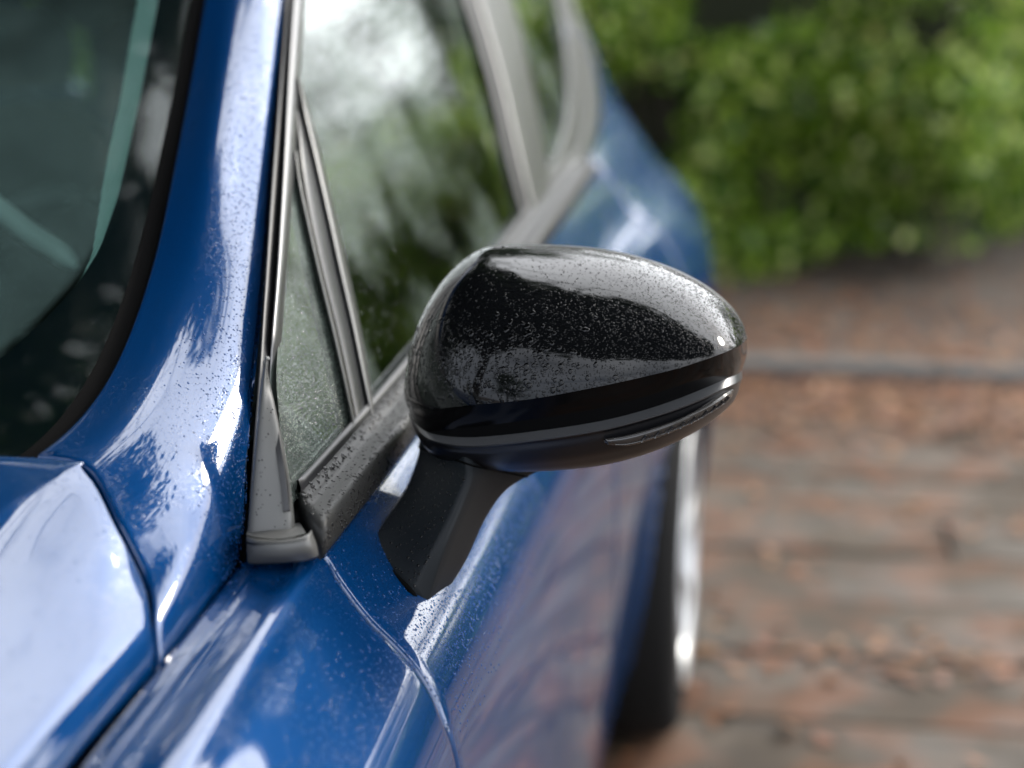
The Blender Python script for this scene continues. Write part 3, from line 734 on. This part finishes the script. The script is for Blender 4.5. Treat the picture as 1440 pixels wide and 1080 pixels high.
uvl = od.data.uv_layers.new(name='UVMap')
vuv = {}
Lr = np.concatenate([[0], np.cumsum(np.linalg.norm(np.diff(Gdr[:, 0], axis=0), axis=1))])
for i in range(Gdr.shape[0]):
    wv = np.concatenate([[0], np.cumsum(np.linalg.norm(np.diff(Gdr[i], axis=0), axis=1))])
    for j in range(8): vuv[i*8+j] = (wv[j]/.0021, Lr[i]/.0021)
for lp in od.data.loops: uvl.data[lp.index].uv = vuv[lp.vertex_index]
# rubber channel between glass and pillar
ch = np.array([[PC0+np.array(d) for d in ((-.013, -.000, -.004), (-.009, -.001, -.0075), (-.003, 0, -.009), (.004, .004, -.012))] for PC0 in W0])
MIRROR.append(grid_obj('windscreen_seal', ch, M['dark'], car, (0, -1, 1)))
# cowl corner piece at the foot of the pillar
cw = loft([px([(98,600,1.262),(118,560,1.275),(138,535,1.29)]), px([(112,598,1.255),(130,560,1.27),(148,532,1.285)]), px([(130,590,1.26),(150,560,1.275),(160,532,1.295)])], 12, 8)
MIRROR.append(grid_obj('cowl_corner', rolled(cw, (0, -1, 1), 0, .01, 'udlr', .003), M['rubber'], car, (0, -1, 1)))
# ------------------------------------------------------------------ roof, rear, far structure
rk = [(-.505, 1.83), (-.515, 2.2), (-.525, 2.8), (-.55, 3.4), (-.60, 3.85)]
rz_ = [1.357, 1.385, 1.395, 1.365, 1.25]
rc = []
edge = [PC[5][7], (-.535, 2.3, 1.392), (-.545, 2.8, 1.398), (-.56, 3.3, 1.375), (-.60, 3.72, 1.31), (-.64, 4.0, 1.20)]
mid1 = [PC[3][7]+np.array([-.01, 0, .012]), (-.575, 2.3, 1.425), (-.585, 2.8, 1.43), (-.60, 3.3, 1.405), (-.64, 3.75, 1.335), (-.68, 4.02, 1.22)]
mid2 = [PC[0][7], (-.66, 2.3, 1.445), (-.67, 2.8, 1.455), (-.69, 3.3, 1.43), (-.72, 3.78, 1.355), (-.75, 4.03, 1.24)]
cen = [(CX, 1.72, 1.40), (CX, 2.3, 1.47), (CX, 2.8, 1.48), (CX, 3.3, 1.455), (CX, 3.8, 1.38), (CX, 4.05, 1.26)]
MIRROR.append(grid_obj('roof', loft([edge, mid1, mid2, cen], 50, 30), M['paint'], car, (0, 0, 1), solid=.02))
hl = loft([edge, mid1, mid2, cen], 30, 16); hl = hl.copy(); hl[:, :, 2] -= .035
MIRROR.append(grid_obj('headlining', hl, M['liner'], car, (0, 0, -1)))
tl = loft([[(-.64, 4.0, 1.20), (-.60, 4.10, 1.02), (-.45, 4.13, .90), (-.42, 4.10, .5), (-.45, 4.0, .25)], [(CX, 4.05, 1.26), (CX, 4.22, 1.02), (CX, 4.27, .90), (CX, 4.27, .5), (CX, 4.15, .25)]], 40, 16)
MIRROR.append(grid_obj('tailgate', tl, M['paint'], car, (0, 1, 0)))
nz = loft([[(-.45, -.32, .66), (-.36, -.36, .55), (-.34, -.36, .4), (-.38, -.33, .22)], [(CX, -.45, .74), (CX, -.55, .58), (CX, -.55, .4), (CX, -.5, .2)]], 24, 16)
MIRROR.append(grid_obj('front_bumper', nz, M['paint'], car, (0, -1, 0)))
sb = loft([[(-.33, -.05, .80), (-.29, -.05, .6), (-.30, -.05, .4), (-.36, -.05, .22)], [(-.39, -.22, .76), (-.33, -.25, .58), (-.33, -.25, .4), (-.37, -.22, .22)], [(-.45, -.32, .66), (-.36, -.36, .55), (-.34, -.36, .4), (-.38, -.33, .22)]], 16, 10)
MIRROR.append(grid_obj('bumper_corner', sb, M['paint'], car, (1, -1, 0)))
ub = MB(); ub.box((CX-.86, -.3, .19), (CX+.86, .0, .24)); ub.box((CX-.60, -.3, .19), (CX+.60, 4.1, .24)); ub.box((CX-.86, .82, .17), (CX+.84, 2.95, .24))
ub.box((CX-.68, .78, .24), (CX+.68, .82, .93)); ub.build('floor_pan', M['underbody'], car, False)
# inner door skins, dark
idr = np.array([[(float(xg(Y, rail_z(Y)))-.02-.03*(1-f), Y, .24+(float(rail_z(Y))-.25)*f) for f in np.linspace(0, 1, 8)] for Y in np.linspace(1.25, 3.1, 20)])
MIRROR.append(grid_obj('door_lining', idr, M['dash'], car, (-1, 0, 0)))
# wheel housings
for cy_ in (.39, 3.08):
    wh = MB()
    a = np.linspace(0, math.pi, 24)
    wh.grid(np.array([[(X, cy_+.385*math.cos(q), WZ+.385*math.sin(q)) for X in (-.24, -.50)] for q in a]))
    MIRROR.append(wh.build('wheel_housing', M['dark'], car, False))
# ------------------------------------------------------------------ wheels
def make_wheel(Y, X=-.180):
    t = MB(); t.lathe([(.21, -.20), (.29, -.205), (.315, -.18), (.322, -.10), (.315, -.02), (.295, .0), (.25, .004), (.225, -.008), (.222, -.02)], (X, Y, WZ), 56, 0)
    ty = t.build('tyre', M['tyre'], car)
    r_ = MB(); r_.lathe([(.222, -.012), (.232, .003), (.226, .008), (.212, .002), (.205, -.02), (.200, -.18), (.21, -.2)], (X, Y, WZ), 56, 0)
    rim = r_.build('rim', M['alloy'], ty)
    for k in range(5):
        sp = MB(); a0 = math.pi/2+k*2*math.pi/5
        for s_ in (-1, 1):
            pts = [(X-.028+.018*math.sin(f*3), Y+(.035+.168*f)*math.cos(a0+s_*.16*f), WZ+(.035+.168*f)*math.sin(a0+s_*.16*f)) for f in np.linspace(0, 1, 7)]
            sp.tube(pts, np.linspace(.02, .013, 7), 8)
        sp.build('spoke', M['alloy'], ty)
    h = MB(); h.lathe([(.0, .0), (.03, -.001), (.045, -.008), (.05, -.03)], (X-.012, Y, WZ), 24, 0); h.build('hub_cap', M['alloy'], ty)
    return ty
for Y in (.39, 3.08): MIRROR.append(make_wheel(Y))
# ------------------------------------------------------------------ door handles
def handle(Y, parent):
    b = MB(); z = .835
    s = body(Y); X = np.interp(z, s[:, 1], s[:, 0])
    pts = [(X-.004, Y-.10, z), (X+.022, Y-.085, z), (X+.030, Y-.04, z+.002), (X+.031, Y+.03, z+.003), (X+.026, Y+.08, z+.002), (X-.004, Y+.095, z)]
    b.tube(curve(pts, 24), [.011]*24, 10); o = b.build('door_handle', M['paint'], parent); return o
MIRROR.append(handle(2.00, door)); MIRROR.append(handle(2.80, rdoor))
# ------------------------------------------------------------------ cabin
dsh = []
for Y, z in ((.84, .90), (1.10, .965), (1.30, .985), (1.52, .975), (1.60, .93), (1.60, .70), (1.52, .45)):
    dsh.append([(X, Y-.10*(1-((X-CX)/.7)**2)*(Y < 1.3), z-.018*abs(X-CX)) for X in np.linspace(-.43, -1.81, 16)])
grid_obj('dashboard', curve(np.array(dsh).reshape(7, -1), 30).reshape(30, 16, 3), M['dash'], car, (0, 0, 1))
bn = MB(); q = curve(px([(-160,180,1.66),(-60,245,1.63),(0,295,1.60),(45,330,1.58),(80,352,1.565),(108,376,1.555)]), 30)
bn.tube(q, np.r_[np.full(26, .0105), .0095, .008, .006, .003], 12); bn.build('dashboard_trim', M['hood_rim'], car)
swc = np.array([-.76, 1.80, .93]); sw = MB(); a = np.linspace(0, 2*math.pi, 49)
sw.tube([swc+np.array([.185*math.cos(t), .185*math.sin(t)*.42, .185*math.sin(t)*.91]) for t in a], [.015]*49, 10, False)
swo = sw.build('steering_wheel', M['dash'], car)
sp = MB(); sp.box(swc+np.array([-.17, -.012, -.03]), swc+np.array([.17, .012, .012])); sp.box(swc+np.array([-.05, -.02, -.16]), swc+np.array([.05, .02, .04])); bevel(sp.build('wheel_hub', M['dash'], swo, False), .01)
def seat(X, Y):
    b = MB()
    b.grid(np.array([[(X+wd*math.sin(t)*(1 if abs(math.sin(t)) < .9 else 1), Y+yy_+.09*math.cos(t), z_) for t in np.linspace(0, 2*math.pi, 16, endpoint=False)]
                     for wd, yy_, z_ in ((.1, .0, .46), (.24, .0, .48), (.25, .03, .62), (.245, .08, .82), (.21, .13, 1.0), (.12, .15, 1.06), (.02, .15, 1.07))]), True)
    s = b.build('seat_back', M['seat'], car)
    c = MB(); c.grid(np.array([[(X+.25*sx*(1 if k_ else .9), Y-.5+.55*f, .36+.1*k_-.02*math.cos(f*6)) for sx in (-1, -.8, 0, .8, 1)] for k_, f in ((0, 0), (1, .05), (1, .5), (1, 1), (0, 1))]))
    c.build('seat_cushion', M['seat'], s)
    h = MB(); h.grid(np.array([[(X+wd*math.sin(t), Y+.17+.05*math.cos(t), z_) for t in np.linspace(0, 2*math.pi, 16, endpoint=False)] for wd, z_ in ((.03, 1.09), (.12, 1.10), (.135, 1.16), (.125, 1.22), (.08, 1.25), (.01, 1.255))]), True)
    h.build('headrest', M['seat'], s)
for X, Y in ((-.76, 2.35), (-1.48, 2.35), (-.76, 3.15), (-1.48, 3.15)): seat(X, Y)
# ------------------------------------------------------------------ the door mirror
rim_px = [(573,571,1.445),(572,545,1.448),(577,505,1.452),(590,455,1.456),(610,412,1.458),(640,375,1.46),(678,351,1.46),(720,345,1.462),(770,346,1.464),(830,350,1.466),(890,361,1.466),(945,379,1.463),(990,402,1.458),(1024,429,1.452),(1043,455,1.447),(1050,477,1.442)]
edge_px = [(573,571,1.445),(577,573,1.415),(584,575,1.39),(600,576,1.366),(625,574,1.349),(660,570,1.338),(705,566,1.330),(755,560,1.326),(805,551,1.325),(855,541,1.326),(905,530,1.331),(950,519,1.334),(988,507,1.343),(1018,496,1.358),(1040,486,1.389),(1050,477,1.442)]
nU, nV = 120, 60
RM = curve(px(rim_px), nU); ED = curve(px(edge_px), nU)
PM = math.radians(66); phi = np.linspace(0, PM, nV)
GC = np.zeros((nU, nV, 3))
for j, ph in enumerate(phi):
    cxz = ((math.cos(ph)-math.cos(PM))/(1-math.cos(PM)))**.80; sy_ = (math.sin(ph)/math.sin(PM))**1.12
    GC[:, j, 0] = ED[:, 0]+(RM[:, 0]-ED[:, 0])*cxz
    GC[:, j, 2] = ED[:, 2]+(RM[:, 2]-ED[:, 2])*cxz
    GC[:, j, 1] = RM[:, 1]+(ED[:, 1]-RM[:, 1])*sy_
# the rim returns inward behind
lowP = lambda d: [(a, b, c) for a, b, c in d]
bandM = [(573,572,1.447),(577,582,1.418),(584,595,1.396),(600,607,1.374),(625,613,1.360),(660,615,1.352),(705,612,1.346),(755,606,1.342),(805,599,1.341),(855,590,1.342),(905,577,1.347),(950,562,1.354),(988,547,1.366),(1018,534,1.384),(1037,526,1.410),(1043,521,1.448)]
ledN = [(575,574,1.449),(579,586,1.414),(587,603,1.388),(603,617,1.362),(628,624,1.348),(662,627,1.340),(705,624,1.334),(755,618,1.330),(805,611,1.329),(855,602,1.330),(905,589,1.335),(950,575,1.342),(988,560,1.354),(1018,546,1.373),(1038,537,1.402),(1044,530,1.446)]
lowA = [(576,578,1.450),(581,592,1.420),(590,610,1.398),(607,628,1.372),(632,636,1.356),(665,640,1.348),(705,640,1.342),(755,636,1.338),(805,630,1.337),(855,620,1.338),(905,607,1.343),(950,592,1.350),(988,575,1.362),(1016,560,1.380),(1035,549,1.408),(1041,541,1.447)]
lowB = [(578,582,1.452),(584,598,1.435),(595,620,1.42),(612,640,1.405),(640,652,1.392),(672,658,1.384),(712,663,1.378),(758,663,1.374),(805,660,1.373),(855,653,1.374),(905,640,1.378),(950,622,1.386),(985,603,1.398),(1012,583,1.412),(1030,566,1.430),(1036,553,1.450)]
lowC = [(580,580,1.458),(590,596,1.455),(605,612,1.452),(625,628,1.45),(650,640,1.448),(682,646,1.446),(720,650,1.445),(760,650,1.445),(805,647,1.445),(855,640,1.445),(905,628,1.446),(950,611,1.448),(985,593,1.45),(1010,576,1.452),(1028,562,1.455),(1036,551,1.458)]
# lower housing (part mesh), cap, trim strip, lens
E2 = [ (a, b, c+.0022) for a, b, c in edge_px]
GH = loft([px(E2), px([(a, b+ (bb-b)*.5, c*.5+cc*.5-.001) for (a, b, c), (_, bb, cc) in zip(edge_px, bandM)]), px(bandM)], nU, 10)
dm = grid_obj('door_mirror', GH, M['band'], car, (0, -1, -.2)); dm['label'] = 'black door mirror housing beaded with rain'
def cor(o): o_ = o; return o_
low = loft([px(bandM), px(ledN)], nU, 6); low[:, :, 2] += 0
grid_obj('trim_strip', low, M['ledge'], dm, (0, -1, .5))
lowG = []
A_, B_, C_ = (curve(px(k_), nU) for k_ in (lowA, lowB, lowC)); N_ = curve(px(ledN), nU)
for i in range(nU):
    K = [N_[i], N_[i]+np.array([0, .0005, -.0016]), N_[i]*.75+A_[i]*.25+np.array([0, .004, 0]), A_[i], A_[i]*.55+B_[i]*.45+np.array([0, -.006, -.001]), B_[i], C_[i]]
    lowG.append(curve(K, 40))
grid_obj('lower_housing', np.array(lowG), M['lower'], dm, (0, -1, -.5))
cap = grid_obj('mirror_cap', GC, M['piano'], dm, (0, -1, .5))
# opening bezel and the mirror glass on the rear face
RMi = RM+np.array([0, .012, 0]); cc_ = np.mean(RM, 0)
LC = C_[::-1]
ring = np.concatenate([RM, LC]); cen_ = ring.mean(0)
b1 = ring+np.array([0, .008, 0]); b2 = cen_+(ring-cen_)*.94+np.array([0, .012, 0]); b3 = cen_+(ring-cen_)*.92+np.array([0, -.004, 0])
b1[:, 0] = b1[:, 0]; bz = np.array([ring, b1, b2, b3]); V = bz.reshape(-1, 3); mesh_obj('mirror_bezel', V, grid_faces(4, len(ring), True), M['satin'], dm)
g_ = np.concatenate([b3, [cen_+np.array([0, -.006, 0])]]); nn = len(b3)
mesh_obj('mirror_glass', g_, [(i, (i+1) % nn, nn) for i in range(nn)], M['mirror'], dm)
# indicator lens wrapped round the outer lower edge
def lens_curve(f):
    o = []
    for (x0, y0, c0_), (x1, y1, c1_) in zip(lens_t, lens_b): o.append((x0+(x1-x0)*f, y0+(y1-y0)*f, c0_+(c1_-c0_)*f-.0035*math.sin(math.pi*f)))
    return px(o)
lens_t = [(848,617,1.333),(880,611,1.333),(915,602,1.336),(950,590,1.342),(980,577,1.351),(1005,564,1.363),(1022,553,1.378),(1033,546,1.396)]
lens_b = [(852,626,1.3345),(882,628,1.336),(915,620,1.340),(948,608,1.346),(976,596,1.356),(1000,582,1.369),(1018,570,1.384),(1030,559,1.402)]
LG = loft([lens_curve(f) for f in (0, .33, .66, 1)], 90, 16)
lens = grid_obj('indicator_lens', rolled(LG, (0, -1, -.2), 0, .004, 'udlr', .0007), M['lamp_glass'], dm, (0, -1, -.2))
rb = MB()
for k_ in range(26):
    i = 22+int(k_*2.4); s_ = 1 if k_ % 3 else 1.7
    p = LG[i, 10]+np.array([0, -.0012, 0]); d_ = np.array([.0010*s_, -.0005, .0016*s_])
    rb.tube([p-d_, p+np.array([0, -.0006, 0]), p+d_], [.0005*s_]*3, 6)
for k_ in range(2):
    rb.tube(LG[6:84, 3+9*k_]+np.array([0, -.0004, 0]), [.00055]*78, 6)
rb.build('lens_ribs', M['lamp_glass'], dm, kind='stuff')
# arm
corner = [px(c) for c in (
 [(590,618,1.415),(587,648,1.402),(570,690,1.376),(543,730,1.346),(521,764,1.318)],      # inboard edge
 [(652,640,1.352),(654,668,1.343),(640,704,1.330),(613,762,1.308),(583,826,1.290)],      # ridge
 [(664,644,1.353),(664,672,1.344),(652,708,1.332),(627,768,1.310),(600,851,1.296)],
 [(762,660,1.425),(714,688,1.408),(684,728,1.394),(655,790,1.370),(620,845,1.340)],      # outboard edge
 [(764,654,1.46),(714,680,1.45),(682,720,1.44),(652,780,1.41),(618,838,1.37)],
 [(592,610,1.46),(588,640,1.45),(572,682,1.43),(546,722,1.40),(524,756,1.37)])]
CR = np.array([curve(c, 60) for c in corner]); GA2 = []
for i in range(60):
    K = CR[:, i]; sec = []; m_ = len(K)
    for a in range(m_):
        p0, p1, p2 = K[a-1], K[a], K[(a+1) % m_]
        rr = .0035 if a in (0, 3) else .0022
        d0 = (p0-p1); d0 /= np.linalg.norm(d0); d2 = (p2-p1); l2 = np.linalg.norm(d2); d2 /= l2
        sec += [p1+d0*rr, p1*1+(d0+d2)*rr*.32, p1+d2*rr]
        for f in (.25, .5, .75):
            sec.append((p1+d2*rr)*(1-f)+(p2-d2*rr)*f)
    GA2.append(sec)
GA2 = np.array(GA2)
tip = GA2[-1]+np.array([-.012, .0, -.012])
arm = grid_obj('mirror_arm', np.concatenate([GA2, tip[None]]), M['arm'], dm, (0, -1, 0), closed=True)
gk = MB(); basec = GA2[-1]; cb = basec.mean(0); ga = np.array([cb+(p-cb)*1.06+np.array([-.003, 0, -.003]) for p in basec])
gk.tube(np.vstack([ga, ga[:2]]), [.0022]*(len(ga)+2), 8, False); gk.build('arm_gasket', M['dark'], dm)
# collar line round the neck
nk = GA2[6]; cn = nk.mean(0); nk2 = np.array([cn+(p-cn)*1.003 for p in nk]); cl_ = MB(); cl_.tube(np.vstack([nk2, nk2[:2]]), [.0008]*(len(nk)+2), 6, False); cl_.build('arm_seam', M['dark'], dm)
# ------------------------------------------------------------------ rain drops (real lens-shaped beads)
def drops(name, Gs, parent, count, rmin, rmax, powr=2.5, dens=None, seed=3, flat=.46, out=(0, -1, 0), mat=None, lift=0, stretch=.35):
    r = np.random.default_rng(seed); N = normals(Gs)
    if np.sum(N*np.asarray(out)) < 0: N = -N
    du = np.gradient(Gs, axis=0); dv = np.gradient(Gs, axis=1); A = np.linalg.norm(np.cross(du, dv), axis=2)
    if dens is not None:
        pxg, pyg = project(Gs.reshape(-1, 3)); A = A*dens(pxg.reshape(A.shape), pyg.reshape(A.shape), Gs)
    p = (A/A.sum()).ravel(); idx = r.choice(len(p), count, p=p); ui, vi = np.unravel_index(idx, A.shape)
    nu, nv = A.shape; ui = np.clip(ui, 0, nu-2); vi = np.clip(vi, 0, nv-2); fu = r.random(count)[:, None]; fv = r.random(count)[:, None]
    P = (Gs[ui, vi]*(1-fu)*(1-fv)+Gs[ui+1, vi]*fu*(1-fv)+Gs[ui, vi+1]*(1-fu)*fv+Gs[ui+1, vi+1]*fu*fv)
    n_ = N[ui, vi]*(1-fu)*(1-fv)+N[ui+1, vi]*fu*(1-fv)+N[ui, vi+1]*(1-fu)*fv+N[ui+1, vi+1]*fu*fv
    n_ /= np.linalg.norm(n_, axis=1, keepdims=True)
    rad = rmin+(rmax-rmin)*r.random(count)**powr
    down = np.array([0, 0, -1.0])-n_*(-n_[:, 2:3]); down /= np.linalg.norm(down, axis=1, keepdims=True)+1e-9
    a0 = down; b0 = np.cross(n_, a0)
    K = 9; V = []; ang = np.linspace(0, 2*math.pi, K, endpoint=False)
    wob = 1+r.normal(0, .10, (count, K))*(rad[:, None] > .0009)*1.6
    st_ = 1+stretch*r.random(count)*(rad > .0007)
    for rr, hh in ((1.0, -.10), (.86, .55), (.5, .9)):
        for k_ in range(K):
            q_ = rad*rr*wob[:, k_]
            V.append(P+n_*(rad*flat*hh+lift)[:, None]+a0*(q_*math.cos(ang[k_])*st_)[:, None]+b0*(q_*math.sin(ang[k_]))[:, None])
    V.append(P+n_*(rad*flat+lift)[:, None])
    V = np.stack(V, 1); m_ = 3*K+1
    f0 = []
    for rr in range(2):
        for k_ in range(K):
            k2 = (k_+1) % K; f0.append((rr*K+k_, rr*K+k2, (rr+1)*K+k2)); f0.append((rr*K+k_, (rr+1)*K+k2, (rr+1)*K+k_))
    for k_ in range(K): f0.append((2*K+k_, 2*K+(k_+1) % K, 3*K))
    f0 = np.array(f0); F = (f0[None]+(np.arange(count)*m_)[:, None, None]).reshape(-1, 3)
    me = bpy.data.meshes.new(name); V = V.reshape(-1, 3)
    me.vertices.add(len(V)); me.vertices.foreach_set('co', V.astype(np.float32).ravel())
    me.loops.add(F.size); me.loops.foreach_set('vertex_index', F.astype(np.int32).ravel())
    me.polygons.add(len(F)); me.polygons.foreach_set('loop_start', np.arange(0, F.size, 3, dtype=np.int32)); me.polygons.foreach_set('loop_total', np.full(len(F), 3, dtype=np.int32))
    me.polygons.foreach_set('use_smooth', np.ones(len(F), dtype=bool))
    me.update(calc_edges=True); 
    if mat is None:
        mat = M['water_blue'] if name in ('door_drops', 'fender_drops', 'pillar_drops', 'bonnet_drops') else M['water'] if name == 'glass_drops' else M['water_black']
    me.materials.append(mat)
    o = bpy.data.objects.new(name, me); COL.objects.link(o); attach(o, parent); o['kind'] = 'stuff'; return o
sc2 = lambda x, a, b: np.clip((x-a)/(b-a), 0, 1)
drops('small_drops', GC, dm, 5200, .0003, .0007, 1.6, lambda x, y, g: .10+1.8*sc2(x, 700, 990)*(.3+.7*sc2(y, 350, 420)), 11)
drops('small_drops', GC, dm, 2600, .00030, .00090, 1.6, lambda x, y, g: np.exp(-((x-680)/140)**2-((y-510)/50)**2)+.12, 31, flat=.30)
drops('large_drops', GC, dm, 560, .0008, .0024, 2.2, lambda x, y, g: np.exp(-((x-680)/100)**2-((y-505)/42)**2), 12, flat=.26)
drops('rim_drops', GC[:, :6], dm, 700, .0004, .0010, 1.5, lambda x, y, g: .1+sc2(x, 850, 1020), 13)
drops('arm_drops', GA2[4:, 0:8], dm, 420, .0003, .0011, 2, None, 14)
drops('rail_drops', Gra[:45, 3:9], rail, 2000, .0004, .0014, 2, None, 15, out=(1, 0, .5), stretch=.3)
drops('rail_lip_drops', Gra[:40, 1:4], rail, 500, .0006, .002, 2, None, 16, out=(1, 0, .5))
drops('glass_drops', GQ, qg, 8000, .00022, .0008, 2.2, lambda x, y, g: .15+sc2(y, 250, 600), 17, out=(1, 0, .3))
drops('glass_drops', GS[10:], sg, 2500, .0003, .0010, 2.2, lambda x, y, g: sc2(560-x, 0, 120)+.05, 18, out=(1, 0, .3))
drops('door_drops', Gd[:26, 48:], door, 6000, .0003, .0010, 2.2, lambda x, y, g: .15+np.exp(-((g[:, :, 2]-.862)/.03)**2)*1.5, 19, out=(1, 0, .3))
drops('fender_drops', Gf[60:, 48:], fender, 4500, .0003, .0010, 2.2, lambda x, y, g: .12+np.exp(-((g[:, :, 2]-.865)/.02)**2)*1.5, 20, out=(1, 0, .3))
drops('pillar_drops', GP[8:60, 6:], pil, 4200, .0003, .0009, 2.0, lambda x, y, g: .2+sc2(-np.abs(x-320), -60, 0), 21, out=(.7, -.5, .5))
drops('bonnet_drops', GB[:25, :30], bpy.data.objects['bonnet'], 2200, .0003, .0008, 2.0, None, 23, out=(0, 0, 1))
drops('sail_drops', GT, sail, 90, .0003, .0007, 2.0, None, 22, out=(1, -.5, 0))
# ------------------------------------------------------------------ the far side of the car: mirrored copies
def mirrored(o, parent):
    c = o.copy(); COL.objects.link(c); c.parent = parent; return c
for o in MIRROR:
    if o.parent != car: continue
    c = mirrored(o, car); c.scale.x = -1; c.location.x = 2*CX-car.location.x-(o.location.x+0) - 0
    c.location.x = CX - car.location.x + (CX - 0)   # x' = 2*CX - x in world
    c.location.x = 2*CX - car.location.x
    for ch in [k_ for k_ in o.children if k_.get('kind') != 'stuff']:
        d = ch.copy(); COL.objects.link(d); d.parent = c
